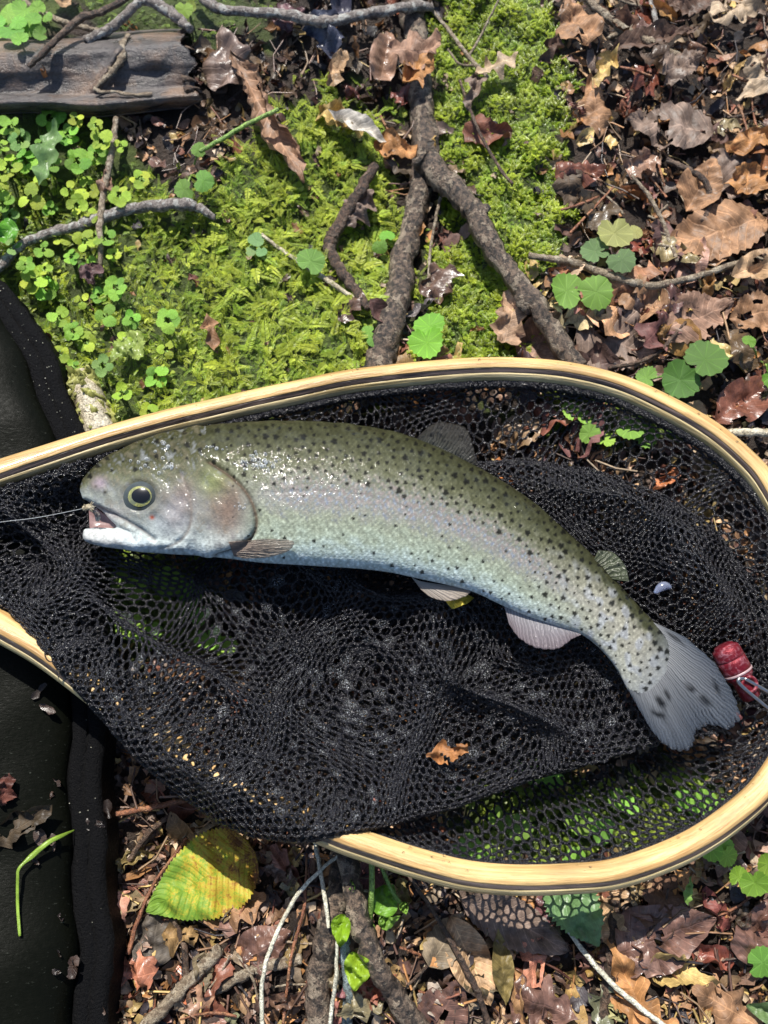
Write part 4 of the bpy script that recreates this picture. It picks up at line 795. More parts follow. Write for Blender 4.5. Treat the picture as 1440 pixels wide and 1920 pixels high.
# ------------------------------------------------------------------ net bag: knotted mesh draped in folds
def hexnet(b0, b1, pitch, ang, origin=(0, 0)):
    e = pitch/math.sqrt(3); ext = max(b1[0]-b0[0], b1[1]-b0[1]); n = int(ext/pitch)+6
    I, J = np.meshgrid(np.arange(-n, n), np.arange(-n, n), indexing='ij'); A = np.stack([I*pitch+J*pitch/2, J*pitch*math.sqrt(3)/2], -1)
    c, s = math.cos(ang), math.sin(ang); R = np.array([[c, -s], [s, c]]); mid = (np.array(b0)+np.array(b1))/2
    PA = A.reshape(-1, 2)@R.T+mid; PB = (A+np.array([0, e])).reshape(-1, 2)@R.T+mid; N = 2*n
    ia = lambda i, j: i*N+j
    i, j = np.meshgrid(np.arange(1, N-1), np.arange(1, N-1), indexing='ij'); i = i.ravel(); j = j.ravel(); off = N*N
    E = np.concatenate([np.stack([ia(i, j), off+ia(i, j)], -1), np.stack([ia(i, j), off+ia(i+1, j-1)], -1), np.stack([ia(i, j), off+ia(i, j-1)], -1)])
    H = np.stack([ia(i, j), off+ia(i+1, j-1), ia(i+1, j), off+ia(i+1, j), ia(i, j+1), off+ia(i, j)], -1)
    return np.vstack([PA, PB]), E, H
NETB, FILM, DROPS = Batch(), [], []
def strands(P, E, rn, rm, r):
    p0, p1 = P[E[:, 0]], P[E[:, 1]]; d = p1-p0; L = np.linalg.norm(d, axis=1); ok = (L > .0004) & (L < .011); p0, p1, d, L = p0[ok], p1[ok], d[ok]/L[ok][:, None], L[ok]; n = len(p0)
    N = np.cross(d, [0.13, .07, 1.]); N /= np.linalg.norm(N, axis=1)[:, None]; B = np.cross(d, N); a = np.linspace(0, 2*PI, 5, endpoint=False)
    ring = np.cos(a)[None, :, None]*N[:, None]+np.sin(a)[None, :, None]*B[:, None]; mid = (p0+p1)/2+r.normal(0, .00012, (n, 3))
    k = r.uniform(.8, 1.25, (n, 1, 1))
    V = np.stack([p0[:, None]+ring*rn*k, mid[:, None]+ring*rm*k, p1[:, None]+ring*rn*k], 1).reshape(-1, 3)
    o = (np.arange(n)*15)[:, None, None]; s = np.arange(2)[None, :, None]*5; j = np.arange(5)[None, None]; j2 = (j+1) % 5
    F = np.stack([o+s+j, o+s+j2, o+s+5+j2, o+s+5+j], -1).reshape(-1, 4); NETB.add(V, F)
def sheet(poly_px, zpx, zfun, pitch, ang, seed, amp_xy=.004, gers=(), rollR=0.0, roll_on=None, keep=None, compress=0.0, film=0.0, rn=.00080, rm=.00058):
    r = np.random.default_rng(seed); poly = unproj(np.array([p[0] for p in poly_px], float), np.array([p[1] for p in poly_px], float), zpx)[:, :2] if zpx is not None else np.asarray(poly_px)
    Q, E, H = hexnet(poly.min(0)-.02, poly.max(0)+.02, pitch, ang)
    wx, wy = Waves(8, .07, seed+1, amp_xy), Waves(8, .07, seed+2, amp_xy); Q = Q+np.stack([wx(Q[:, 0], Q[:, 1]), wy(Q[:, 0], Q[:, 1])], -1)
    sdist, near = poly_sd(Q, poly); nrm = (Q-near)*np.sign(sdist)[:, None]; nrm = nrm/(np.linalg.norm(nrm, axis=1)[:, None]+1e-9)
    ok = sdist > (-rollR*1.5 if rollR else -.0005)
    P2 = Q.copy(); dz = np.zeros(len(Q))
    if compress:
        d = np.clip(sdist, 0, .045); dn = .045*(d/.045)**compress; P2 = Q+nrm*(dn-d)[:, None]; sd2 = np.where(sdist < .045, dn, sdist)
    else: sd2 = sdist
    if rollR:
        on = np.ones(len(Q), bool) if roll_on is None else roll_on(*proj(np.column_stack([near, np.full(len(Q), .035)])))
        a = np.clip((rollR-sdist)/rollR, 0, 2.5); m = (sdist < rollR) & on
        xyd = rollR-rollR*np.sin(a); dz = np.where(m, -rollR*(1-np.cos(a)), 0); P2 = np.where(m[:, None], near+nrm*xyd[:, None], P2); ok &= m | (sdist > 0)
    x, y = P2[:, 0], P2[:, 1]; z = zfun(x, y, sd2)
    gx_ = np.zeros_like(x); gy_ = np.zeros_like(x); gz = np.zeros_like(x)
    for lam, dirn, am, sharp, phs in gers:
        kx, ky = math.cos(dirn)*2*PI/lam, math.sin(dirn)*2*PI/lam; wv = kx*x+ky*y+phs+.7*Waves(5, .12, int(phs*50)+seed, 1)(x, y); am_ = am*(.55+.6*np.sin(3+Waves(4, .1, int(phs*70)+3, 1.5)(x, y)))
        gz += am_*np.sin(wv); gx_ += sharp*am_*math.cos(dirn)*np.cos(wv); gy_ += sharp*am_*math.sin(dirn)*np.cos(wv)
    fade = smooth(0, .02, np.abs(sdist))
    P = np.stack([x+gx_*fade, y+gy_*fade, z+dz+gz*fade], -1)
    fc = fish_clear(P); P[:, 2] = np.minimum(P[:, 2], fc); g = terrain(P[:, 0], P[:, 1])+.0015; P[:, 2] = np.maximum(P[:, 2], np.minimum(g, fc)); P[:, 2] += r.normal(0, .00018, len(P))
    tx, ty = proj(P); P[:, 2] = np.where(inpoly(tx, ty, TAILZ), np.minimum(P[:, 2], .0290), P[:, 2])
    if keep is not None: ok &= keep(*proj(P))
    Em = ok[E].all(1); strands(P, E[Em], rn, rm, r)
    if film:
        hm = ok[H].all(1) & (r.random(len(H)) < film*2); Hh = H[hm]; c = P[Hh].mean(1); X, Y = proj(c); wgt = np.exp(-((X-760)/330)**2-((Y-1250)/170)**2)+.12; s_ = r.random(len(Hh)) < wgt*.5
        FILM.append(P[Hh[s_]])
    dx_, dy_ = proj(P); nm = ok & (r.random(len(P)) < .06+.30*np.exp(-((dx_-800)/300)**2-((dy_-1230)/140)**2)); DROPS.append(P[nm])
PITCH = .0043
TAILZ = [(1170, 1200), (1240, 1120), (1330, 1170), (1430, 1180), (1440, 1340), (1400, 1400), (1290, 1440), (1200, 1400), (1150, 1290)]
B_PX = [(-140, 960), (60, 905), (160, 870), (400, 850), (700, 900), (950, 1020), (1120, 1180), (1260, 1290), (1390, 1330), (1380, 1375), (1230, 1402), (1100, 1440), (1000, 1465), (850, 1518), (720, 1548), (640, 1565), (560, 1584), (470, 1574), (400, 1548), (320, 1490), (250, 1428), (170, 1330), (110, 1262), (60, 1200), (0, 1140), (-140, 1060)]
C_PX = [(880, 850), (1000, 842), (1120, 860), (1250, 905), (1370, 985), (1440, 1080), (1490, 1180), (1470, 1330), (1360, 1280), (1240, 1150), (1150, 1060), (1050, 980), (940, 900)]
WINDOW = [(170, 970), (430, 985), (480, 1130), (450, 1300), (240, 1260), (160, 1120)]
wfl = Waves(10, .06, 61, .0018)
def hoop_near(x, y):
    P = np.stack([x, y], -1); d = np.full(len(P), 9.)
    for q in HC[::3, :2]: d = np.minimum(d, np.hypot(P[:, 0]-q[0], P[:, 1]-q[1]))
    return d
def zA(x, y, d): return (hoop_z(x, y)-.004)*(1-(1-(1-np.clip(d/.040, 0, 1))**2.0))+(np.maximum(terrain(x, y)+.005, -.004)+wfl(x, y))*(1-(1-np.clip(d/.040, 0, 1))**2.0)
def zB(x, y, d): hn = np.exp(-(hoop_near(x, y)/.030)**2); return (.026+wfl(x, y))*(1-hn)+(hoop_z(x, y)+.0125)*hn
def zB2(x, y, d): return zB(x, y, d)-.0085*(1-.68*np.exp(-(hoop_near(x, y)/.030)**2))
def zB3(x, y, d): return zB(x, y, d)-.014*(1-.6*np.exp(-(hoop_near(x, y)/.030)**2))
def zC(x, y, d): return .012+.025*smooth(0, .030, d)+wfl(x, y)
def zC2(x, y, d): return .008+.010*smooth(0, .03, d)+wfl(x, y)
B_in = [(max(x, -140) if 0 else x, y) for x, y in B_PX]
def notB(X, Y): return ~inpoly(X, Y, B_in) | inpoly(X, Y, [(-200, 800), (200, 800), (1300, 860), (1500, 1200), (1230, 1260), (950, 1010), (700, 890), (400, 850), (-200, 960)])
sheet(INP, None, zA, PITCH, .35, 401, .003, [(.055, 1.1, .0022, .5, .7), (.035, 2.4, .0014, .5, 2.1)], keep=notB, compress=1.7)
def fold_edge(X, Y): return (Y > 1135) & (X < 1385) & (Y > 1135+.28*np.maximum(0, X))
def out_window(X, Y): return ~inpoly(X, Y, WINDOW)
GB = [(.058, rad(56), .0078, .62, .3), (.034, rad(68), .0036, .6, 1.9), (.085, rad(-20), .0040, .5, 4.0), (.022, rad(38), .0014, .6, 2.7)]
B_Z = np.array([.05, .045, .04, .034, .034, .034, .034, .034, .034, .034, .034, .034, .036, .043, .050, .055, .060, .062, .062, .062, .061, .061, .062, .063, .064, .07])
sheet(B_PX, B_Z, zB, .0037, .12, 402, .0028, GB, .008, fold_edge, film=.22)
sheet(B_PX, B_Z-.003, zB3, .0040, 1.3, 413, .0045, [(.045, rad(10), .003, .6, 2.3)], .005, fold_edge, keep=out_window)
sheet(B_PX, B_Z-.003, zB2, .0037, .75, 403, .0045, [(.05, rad(35), .003, .9, 1.3), (.03, rad(80), .002, .9, 2.2)], .006, fold_edge, keep=out_window)
GC = [(.045, rad(40), .0068, .7, .5), (.028, rad(65), .0030, .7, 2.0)]
sheet(C_PX, .028, zC, .0038, .55, 404, .004, GC, .007)
sheet(C_PX, .020, zC2, .0038, 1.2, 405, .004, [(.04, rad(100), .002, .8, .5)], .005)
o = child('mesh_bag', NETB.mesh('mesh_bag'), M_net, root_net); o['kind'] = 'stuff'
# water held in the holes and beads on the cord
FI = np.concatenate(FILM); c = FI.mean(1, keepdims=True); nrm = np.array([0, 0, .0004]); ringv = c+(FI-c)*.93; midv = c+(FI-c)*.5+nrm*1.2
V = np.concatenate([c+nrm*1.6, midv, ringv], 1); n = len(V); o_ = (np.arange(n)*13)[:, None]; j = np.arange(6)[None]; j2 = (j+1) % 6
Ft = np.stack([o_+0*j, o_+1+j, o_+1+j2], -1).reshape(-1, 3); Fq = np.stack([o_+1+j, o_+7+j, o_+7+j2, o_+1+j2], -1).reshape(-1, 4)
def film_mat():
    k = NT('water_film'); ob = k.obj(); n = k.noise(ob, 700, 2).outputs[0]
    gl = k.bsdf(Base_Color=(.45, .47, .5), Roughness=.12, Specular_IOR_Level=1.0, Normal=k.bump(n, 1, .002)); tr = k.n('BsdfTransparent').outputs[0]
    return k.done(k.n('MixShader', {0: k.ramp(k.noise(ob, 2000, 3, .6).outputs[0], [(.54, 0.), (.64, .6)]), 1: tr, 2: gl}).outputs[0])  # pale patchy base colour paints white wet glints into the water film
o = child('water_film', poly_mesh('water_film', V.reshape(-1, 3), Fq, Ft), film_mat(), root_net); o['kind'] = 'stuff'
def bead_batch(P, R, seg=6):
    n = len(P); R = np.broadcast_to(np.asarray(R, float), (n,)); a = np.linspace(0, 2*PI, seg, endpoint=False); rings = [(-.85, .5), (-.2, .98), (.5, .86), (.93, .36)]
    U = np.array([[math.cos(t)*q, math.sin(t)*q, zc] for zc, q in rings for t in a]); V = P[:, None]+U[None]*R[:, None, None]
    m = len(U); o_ = (np.arange(n)*m)[:, None, None]; s = np.arange(3)[None, :, None]*seg; j = np.arange(seg)[None, None]; j2 = (j+1) % seg
    return V.reshape(-1, 3), np.stack([o_+s+j, o_+s+j2, o_+s+seg+j2, o_+s+seg+j], -1).reshape(-1, 4)
DP = np.concatenate(DROPS)+np.array([0, 0, .0004]); Vb, Fb = bead_batch(DP, np.random.default_rng(3).uniform(.0004, .0009, len(DP)))
o = child('water_beads', fast_mesh('water_beads', Vb, Fb), M_water, root_net); o['kind'] = 'stuff'
# a loose thread at the fold
P = [unproj(x, y, z) for x, y, z in ((88, 1195, .07), (84, 1225, .068), (92, 1240, .066), (112, 1240, .066))]; child('loose_thread', tube_mesh('loose_thread', catmull(P, 16), .0003, 5), M_net, root_net)
rh = np.random.default_rng(6); hi = rh.integers(60, 330, 90); hp2 = HC[hi]+HB[hi]*(HWID[hi]*rh.uniform(-.5, .5, 90))[:, None]+HA[hi]*HHEI*.97; Vb, Fb = bead_batch(hp2, rh.uniform(.0003, .0009, 90), 8); o = child('hoop_drops', fast_mesh('hoop_drops', Vb, Fb), M_water, root_net); o['kind'] = 'stuff'
tag(root_net, 'wooden hoop landing net with wet black mesh holding the trout', 'landing net')

# ------------------------------------------------------------------ the trout
def ring_tube(cen, half, th, m=56, ex=.92):
    n = len(cen); a = np.linspace(0, 2*PI, m, endpoint=False); ca, sa = np.cos(a), np.sin(a); ca = np.sign(ca)*np.abs(ca)**ex; sa = np.sign(sa)*np.abs(sa)**ex
    ax_ = CAM-cen; ax_ = ax_/np.linalg.norm(ax_, axis=1)[:, None]
    V = cen[:, None]+half[:, None]*ca[None, :, None]+ax_[:, None]*(th[:, None]*sa)[..., None]
    V = V.reshape(-1, 3); I, J = np.meshgrid(np.arange(n-1), np.arange(m), indexing='ij'); J2 = (J+1) % m
    F = np.stack([I*m+J, I*m+J2, (I+1)*m+J2, (I+1)*m+J], -1).reshape(-1, 4); V = np.vstack([V, cen[0], cen[-1]]); j = np.arange(m); b = (n-1)*m
    return V, F, np.vstack([np.stack([np.full(m, n*m), (j+1) % m, j], -1), np.stack([np.full(m, n*m+1), b+j, b+(j+1) % m], -1)])
V1, F1, T1 = ring_tube(FCw, FHw, ft)
JD = [(156, 997), (160, 991), (175, 990), (195, 990), (218, 989), (255, 985), (300, 985), (350, 990)]; JV = [(155, 1007), (160, 1015), (175, 1021), (198, 1026), (228, 1030), (262, 1035), (305, 1038), (350, 1040)]
JT = [.001, .0042, .0062, .0075, .0088, .010, .011, .011]; jd, jv = catmull(JD, 60), catmull(JV, 60); jt = catmull([(a, 0) for a in JT], 60)[:, 0]; jz = np.linspace(.0455, .0445, 60)
JDw, JVw = unproj(jd[:, 0], jd[:, 1], jz), unproj(jv[:, 0], jv[:, 1], jz); V2, F2, T2 = ring_tube((JDw+JVw)/2, (JDw-JVw)/2, jt, 32)
tmp = poly_mesh('tmp', np.vstack([V1, V2]), np.vstack([F1, F2+len(V1)]), np.vstack([T1, T2+len(V1)])); to = bpy.data.objects.new('tmp', tmp); C.objects.link(to)
mo = to.modifiers.new('r', 'REMESH'); mo.mode = 'VOXEL'; mo.voxel_size = .00058; ms = to.modifiers.new('s', 'SMOOTH'); ms.factor = .5; ms.iterations = 6
dg = bpy.context.evaluated_depsgraph_get(); me = bpy.data.meshes.new_from_object(to.evaluated_get(dg)); bpy.data.objects.remove(to)
n = len(me.vertices); co = np.empty(n*3, np.float32); me.vertices.foreach_get('co', co); co = co.reshape(-1, 3).astype(float)
nn = np.empty(n*3, np.float32); me.vertices.foreach_get('normal', nn); nn = nn.reshape(-1, 3).astype(float)
X, Y = proj(co)
# body coordinates s (head to tail) and t (back to belly)
ns, ntt = 200, 40; si = np.linspace(0, NS-1, ns).astype(int); tt = np.linspace(0, 1, ntt)
gpx = fd[si][:, None]*(1-tt)[None, :, None]+fv[si][:, None]*tt[None, :, None]; kd = kdtree.KDTree(ns*ntt)
for q, p in enumerate(gpx.reshape(-1, 2)): kd.insert((p[0], p[1], 0), q)
kd.balance(); idx = np.fromiter((kd.find((a, b, 0))[1] for a, b in zip(X, Y)), int, n)
si_ = idx//ntt; st = si_/(ns-1)*24.0                                           # station number 0..24
c0 = fd[si[si_]]; c1 = fv[si[si_]]; ax = c1-c0; t = np.clip(((np.stack([X, Y], -1)-c0)*ax).sum(1)/((ax**2).sum(1)+1e-9), 0, 1)
top = smooth(-.2, .3, nn[:, 2])
def curve_d(pts, m=80):
    Q = catmull(pts, m); d = np.full(n, 1e9); sg = np.zeros(n)
    for a, b in zip(Q[:-1], Q[1:]):
        ab = b-a; u = np.clip(((X-a[0])*ab[0]+(Y-a[1])*ab[1])/(ab@ab+1e-9), 0, 1); dx, dy = X-a[0]-u*ab[0], Y-a[1]-u*ab[1]; dd = np.hypot(dx, dy); mk = dd < d; d[mk] = dd[mk]; sg[mk] = np.sign(ab[0]*dy-ab[1]*dx)[mk]
    return d, sg
OP = [(392, 866), (425, 888), (455, 915), (474, 948), (480, 985), (468, 1012), (440, 1030), (405, 1042)]
PO = [(338, 888), (352, 920), (358, 960), (352, 995), (332, 1018), (300, 1030)]
MX = [(163, 940), (190, 955), (220, 968), (250, 985), (278, 1003), (290, 1012)]
d_op, s_op = curve_d(OP); d_po, _ = curve_d(PO); d_mx, _ = curve_d(MX)
disp = -.0019*np.exp(-(d_op/4.5)**2)+.0016*np.exp(-((d_op-16)/16)**2)*(s_op > 0)-.0006*np.exp(-(d_po/5)**2)-.0007*np.exp(-(d_mx/4)**2)+.0005*np.exp(-((d_mx-9)/6)**2)
# fold lines on the gill cover, and a sunken ring for the eye
EX, EY = 264, 930; ed = np.hypot((X-EX)*.92, Y-EY); disp += -.0014*np.exp(-(ed/24)**4)+.0008*np.exp(-((ed-34)/7)**2)
w1 = Waves(14, 30, 501, 1.0)(X, Y); w2 = Waves(14, 11, 502, 1.0)(X, Y); hd_ = 1-smooth(7.0, 8.5, st)
disp += hd_*(.00022*w1*smooth(0, 3, st))
disp += .00007*w1*(1-hd_)*smooth(8, 10, st)*(1-smooth(.7, .9, t))
disp -= .0004*np.exp(-((t-.5-.02*np.sin(st))/.012)**2)*(1-hd_)*.5                 # lateral line
co += nn*(disp*top)[:, None]
# colour
def L3(a, b, f): return np.asarray(a)*(1-f[:, None])+np.asarray(b)*f[:, None]
tw = t+.02*w1+.012*w2
col = np.zeros((n, 3)); stops = [(0, (.042, .042, .019)), (.10, (.064, .065, .032)), (.26, (.120, .122, .068)), (.40, (.195, .20, .135)), (.54, (.26, .262, .225)), (.68, (.29, .315, .235)), (.80, (.38, .43, .35)), (.91, (.54, .63, .60)), (1, (.72, .80, .82))]
for q in range(3): col[:, q] = np.interp(tw, [s_[0] for s_ in stops], [s_[1][q] for s_ in stops])
band = np.exp(-((tw-.50)/.13)**2)*smooth(8.5, 10, st)*(1-smooth(17.5, 20, st)); col = L3(col, (.27, .235, .30), band*(.30+.34*np.clip(w2, -1, 1)))
col = L3(col, (.22, .17, .13), np.clip(w2*.6+.1*w1, 0, 1)*band*.65); col = L3(col, (.30, .33, .46), np.clip(-w2-.45, 0, 1)*band*.7)
tail = smooth(17, 21, st)*smooth(.12, .3, tw); col = L3(col, (.36, .335, .285), tail*.75); col = L3(col, (.36, .38, .46), tail*np.clip(w1-.3, 0, 1)*.5)
silver = np.clip(Waves(16, 7, 503, 1)(X, Y)-.4, 0, 1.2); col = col*(1+.36*(silver-.25)[:, None]*(smooth(.08, .3, tw)*(1-.6*hd_))[:, None])
# head
head = 1-smooth(7.2, 7.8, st); hc = np.zeros((n, 3)); hst = [(0, (.055, .055, .022)), (.22, (.10, .10, .048)), (.38, (.17, .175, .115)), (.55, (.25, .255, .23)), (.75, (.32, .34, .32)), (.9, (.58, .63, .62)), (1, (.70, .77, .80))]
for q in range(3): hc[:, q] = np.interp(t+.02*w1, [s_[0] for s_ in hst], [s_[1][q] for s_ in hst])
inside = (s_op > 0) | (X < 380); hmask = np.where(inside, 1-smooth(430, 500, X), 0)*np.where(X < 380, 1, smooth(-2, 6, np.where(s_op > 0, d_op, -d_op))); hmask = np.where(X < 385, 1, hmask); col = L3(col, hc, np.clip(hmask, 0, 1))
G = lambda cx, cy, sx, sy: np.exp(-((X-cx)/sx)**2-((Y-cy)/sy)**2)
hm = np.clip(hmask, 0, 1); col = col*(1-.14*hm*(Y < 985))[:, None]; col = L3(col, (.15, .125, .085), np.clip(w1*.5+w2*.35-.15, 0, 1)*hm*.6*(Y < 1000)); col = L3(col, (.36, .37, .40), np.clip(-w1*.4-w2*.4-.3, 0, 1)*hm*.6)
col = L3(col, (.21, .14, .11), G(428, 955, 40, 60)*.9*hm); col = L3(col, (.20, .14, .12), G(345, 925, 22, 28)*.6); col = L3(col, (.26, .30, .10), G(400, 905, 26, 24)*.55*hm); col = L3(col, (.40, .46, .50), G(300, 985, 40, 22)*.5); col = L3(col, (.35, .29, .34), G(330, 965, 34, 40)*.4)
col = L3(col, (.32, .24, .30), G(187, 905, 13, 12)*.8); col = L3(col, (.50, .42, .42), G(205, 965, 30, 16)*.6); col = L3(col, (.09, .08, .07), np.exp(-(ed/36)**6)*.5)
col = L3(col, (.58, .56, .55), smooth(984, 1000, Y)*(1-smooth(210, 260, X))*.8)
col = L3(col, (.10, .06, .045), np.exp(-(d_op/3)**2)*.92*(st < 11)); col = L3(col, (.2, .16, .14), np.exp(-(d_po/3)**2)*.65); col = L3(col, (.16, .12, .12), np.exp(-(d_mx/2.4)**2)*.65)
col = L3(col, (.36, .06, .02), G(285, 970, 4, 4)); col = L3(col, (.03, .025, .02), G(197, 923, 4, 4)); col = L3(col, (.05, .04, .03), G(180, 912, 2.5, 3)*.8)
col = col*(1+.16*w2[:, None]*.6)
# spots
rs = np.random.default_rng(88); SP = []; tries = 0
while len(SP) < 1250 and tries < 60000:
    tries += 1; ss = rs.uniform(1.5, 23.6); tv = rs.uniform(.02, .97)
    dens = (1-smooth(.24, .46, tv))+.005 if ss < 17.5 else (1-smooth(.35, .85, tv))*.42+.05
    if ss < 8: dens *= .42*(1-smooth(.18, .36, tv))
    if rs.random() > dens: continue
    k0 = int(ss/24*(NS-1)); p = fd[k0]*(1-tv)+fv[k0]*tv; sep = 13.5 if ss > 8 else 23
    if any((p[0]-a)**2+(p[1]-b)**2 < sep*sep for a, b, _ in SP) or (abs(p[0]-EX) < 42 and abs(p[1]-EY) < 38): continue
    SP.append((p[0], p[1], float(np.clip(rs.lognormal(1.28, .30), 2.0, 6.2))*(1.1 if ss < 8 else .92 if ss > 17 else 1)*(.75 if tv > .45 and ss < 18 else 1)))
spot = np.zeros(n)
for a, b, r0 in SP:
    mk = (np.abs(X-a) < 11) & (np.abs(Y-b) < 11); dx, dy = X[mk]-a, Y[mk]-b; th = np.arctan2(dy, dx); r1 = r0*(1+.16*np.sin(3*th+a)+.14*np.sin(5*th+b)); spot[mk] = np.maximum(spot[mk], 1-smooth(.65, 1.25, np.hypot(dx, dy)/r1))
col = L3(col, (.25, .26, .275), smooth(22.0, 24, st)*.85)
col = L3(col, (.008, .008, .006), spot*.95)
fc = np.ones((n, 4), np.float32); fc[:, :3] = np.clip(col*np.array([.72, .74, .72])*(1-.26*(1-smooth(.12, .42, t)))[:, None], 0, 1)
me.vertices.foreach_set('co', co.astype(np.float32).ravel()); me.color_attributes.new('Col', 'FLOAT_COLOR', 'POINT').data.foreach_set('color', fc.ravel())
me.polygons.foreach_set('use_smooth', np.ones(len(me.polygons), bool)); me.update(); me.name = 'trout_body'
def skin_mat():
    k = NT('wet_trout_skin'); ob = k.obj(); base = k.n('VertexColor', layer_name='Col').outputs[0]
    v = k.n('TexVoronoi', {'Vector': k.scaled(ob, (1, 1, .8)), 'Scale': 1000., 'Randomness': .8}); sc = v.outputs['Distance']; cell = v.outputs['Color']
    n1 = k.noise(ob, 260, 4, .6).outputs[0]; n2 = k.noise(ob, 60, 3, .6).outputs[0]
    g = k.n('SeparateColor', {0: cell}).outputs[0]; nw = k.noise(ob, 120, 3, .6, .6).outputs[0]
    col = k.mix(1, base, k.ramp(g, [(0., .90), (.7, 1.0), (1., 1.16)]), 'MULTIPLY')
    h = k.math('ADD', k.math('MULTIPLY', sc, 1.0), k.math('ADD', k.math('MULTIPLY', g, .35), k.math('MULTIPLY', n1, .8)))
    sh = k.bsdf(Base_Color=col, Metallic=.0, Roughness=k.rng(n1, .3, .7, .5, .7), Specular_IOR_Level=.07, Normal=k.bump(h, .24, .0006), Coat_Weight=k.ramp(nw, [(.46, .06), (.66, .55)]), Coat_Roughness=.06, Coat_Normal=k.bump(k.math('ADD', k.math('MULTIPLY', nw, 1.5), k.math('ADD', k.math('MULTIPLY', n1, .35), k.math('MULTIPLY', g, .08))), .42, .0022), Subsurface_Weight=.0)
    return k.done(sh)
M_skin = skin_mat()
root_fish = empty('trout', (float(FCw[110, 0]), float(FCw[110, 1]), .02)); child('body', me, M_skin, root_fish)
kd3 = kdtree.KDTree(n)
for q in range(n): kd3.insert((X[q], Y[q], 0 if nn[q, 2] > .05 else 5000), q)
kd3.balance()
def surf(x, y): q = kd3.find((x, y, 0))[1]; return co[q], nn[q]
# eye: dome with iris and pupil
def dome(cx, cy, r0, r1, aspect, R, lift, shift=(0, 0), nr=8, na=40):
    p, nv = surf(cx, cy); nv = np.array([0, -.12, 1.]); nv /= np.linalg.norm(nv); s = scale_at(p); e1 = np.array([1., 0, 0]); e2 = np.cross(nv, e1); q = np.linspace(r0, r1, nr); a = np.linspace(0, 2*PI, na, endpoint=False); A, Q = np.meshgrid(a, q, indexing='ij'); q_ = Q*s
    hgt = np.sqrt(np.maximum(R**2-q_**2, 0))-R
    V = p+lift*nv+e1*(Q*np.cos(A)*aspect+shift[0])[..., None]*s+e2*(Q*np.sin(A)+shift[1])[..., None]*s+nv*hgt[..., None]
    return V.reshape(-1, 3), grid_faces(na, nr, True)
def eye_mat(name, c1, c2, sc):
    k = NT(name); ob = k.obj(); nz = k.noise(ob, sc, 4, .7).outputs[0]; return k.done(k.bsdf(Base_Color=k.mix(nz, c1, c2), Roughness=.16, Coat_Weight=.5, Coat_Roughness=.03))
def iris_mat():
    k = NT('gold_iris'); ob = k.obj(); nz = k.noise(ob, 1100, 5, .8).outputs[0]; nb = k.noise(ob, 260, 2).outputs[0]
    col = k.mix(k.ramp(nz, [(.36, 0.), (.64, 1.)]), (.09, .10, .03), (.36, .35, .11)); col = k.mix(k.ramp(nb, [(.42, 0.), (.6, .7)]), col, (.10, .12, .09))
    return k.done(k.bsdf(Base_Color=col, Roughness=.12, Coat_Weight=1.0, Coat_Roughness=.03))
V_, F_ = dome(EX, EY, .2, 30, 1.14, .0115, .0030); eo = child('eye', fast_mesh('eye', V_, F_), eye_mat('eye_rim', (.014, .017, .015), (.06, .07, .065), 500), root_fish)
V_, F_ = dome(EX, EY, 11, 19.5, 1.14, .0115, .0033, (-1, 0)); io = link('iris', fast_mesh('iris', V_, F_), iris_mat(), eo)
V_, F_ = dome(EX, EY, .1, 14.0, 1.24, .0115, .0036, (1.5, 1.2)); po = link('pupil', fast_mesh('pupil', V_, F_), eye_mat('black_pupil', (.003, .003, .003), (.006, .006, .006), 300), eo)
# fins
def fin_mat():
    k = NT('fin_membrane'); ob = k.obj(); uv = k.n('UVMap').outputs[0]; base = k.n('VertexColor', layer_name='Col').outputs[0]; n1 = k.noise(ob, 600, 3).outputs[0]; sp = k.n('SeparateXYZ', {0: uv})
    ry = k.math('SINE', k.math('ADD', k.math('MULTIPLY', sp.outputs[0], 4*PI), k.math('MULTIPLY', k.noise(ob, 160, 3).outputs[0], 14))); col = k.mix(1, base, k.rng(ry, -1, 1, .86, 1.12), 'MULTIPLY')
    sh = k.bsdf(Base_Color=col, Roughness=.28, Normal=k.bump(k.math('ADD', ry, k.math('MULTIPLY', n1, .6)), .5, .0006), Coat_Weight=.12, Coat_Roughness=.08, Specular_IOR_Level=.3); tr = k.n('BsdfTranslucent', {'Color': col}).outputs[0]
    return k.done(k.n('MixShader', {0: .25, 1: sh, 2: tr}).outputs[0]) if 0 else k.done(k.n('MixShader', {0: k.rng(sp.outputs[1], .1, 1, .0, .42), 1: k.n('MixShader', {0: .25, 1: sh, 2: tr}).outputs[0], 2: k.n('BsdfTransparent').outputs[0]}).outputs[0])
M_fin = fin_mat()
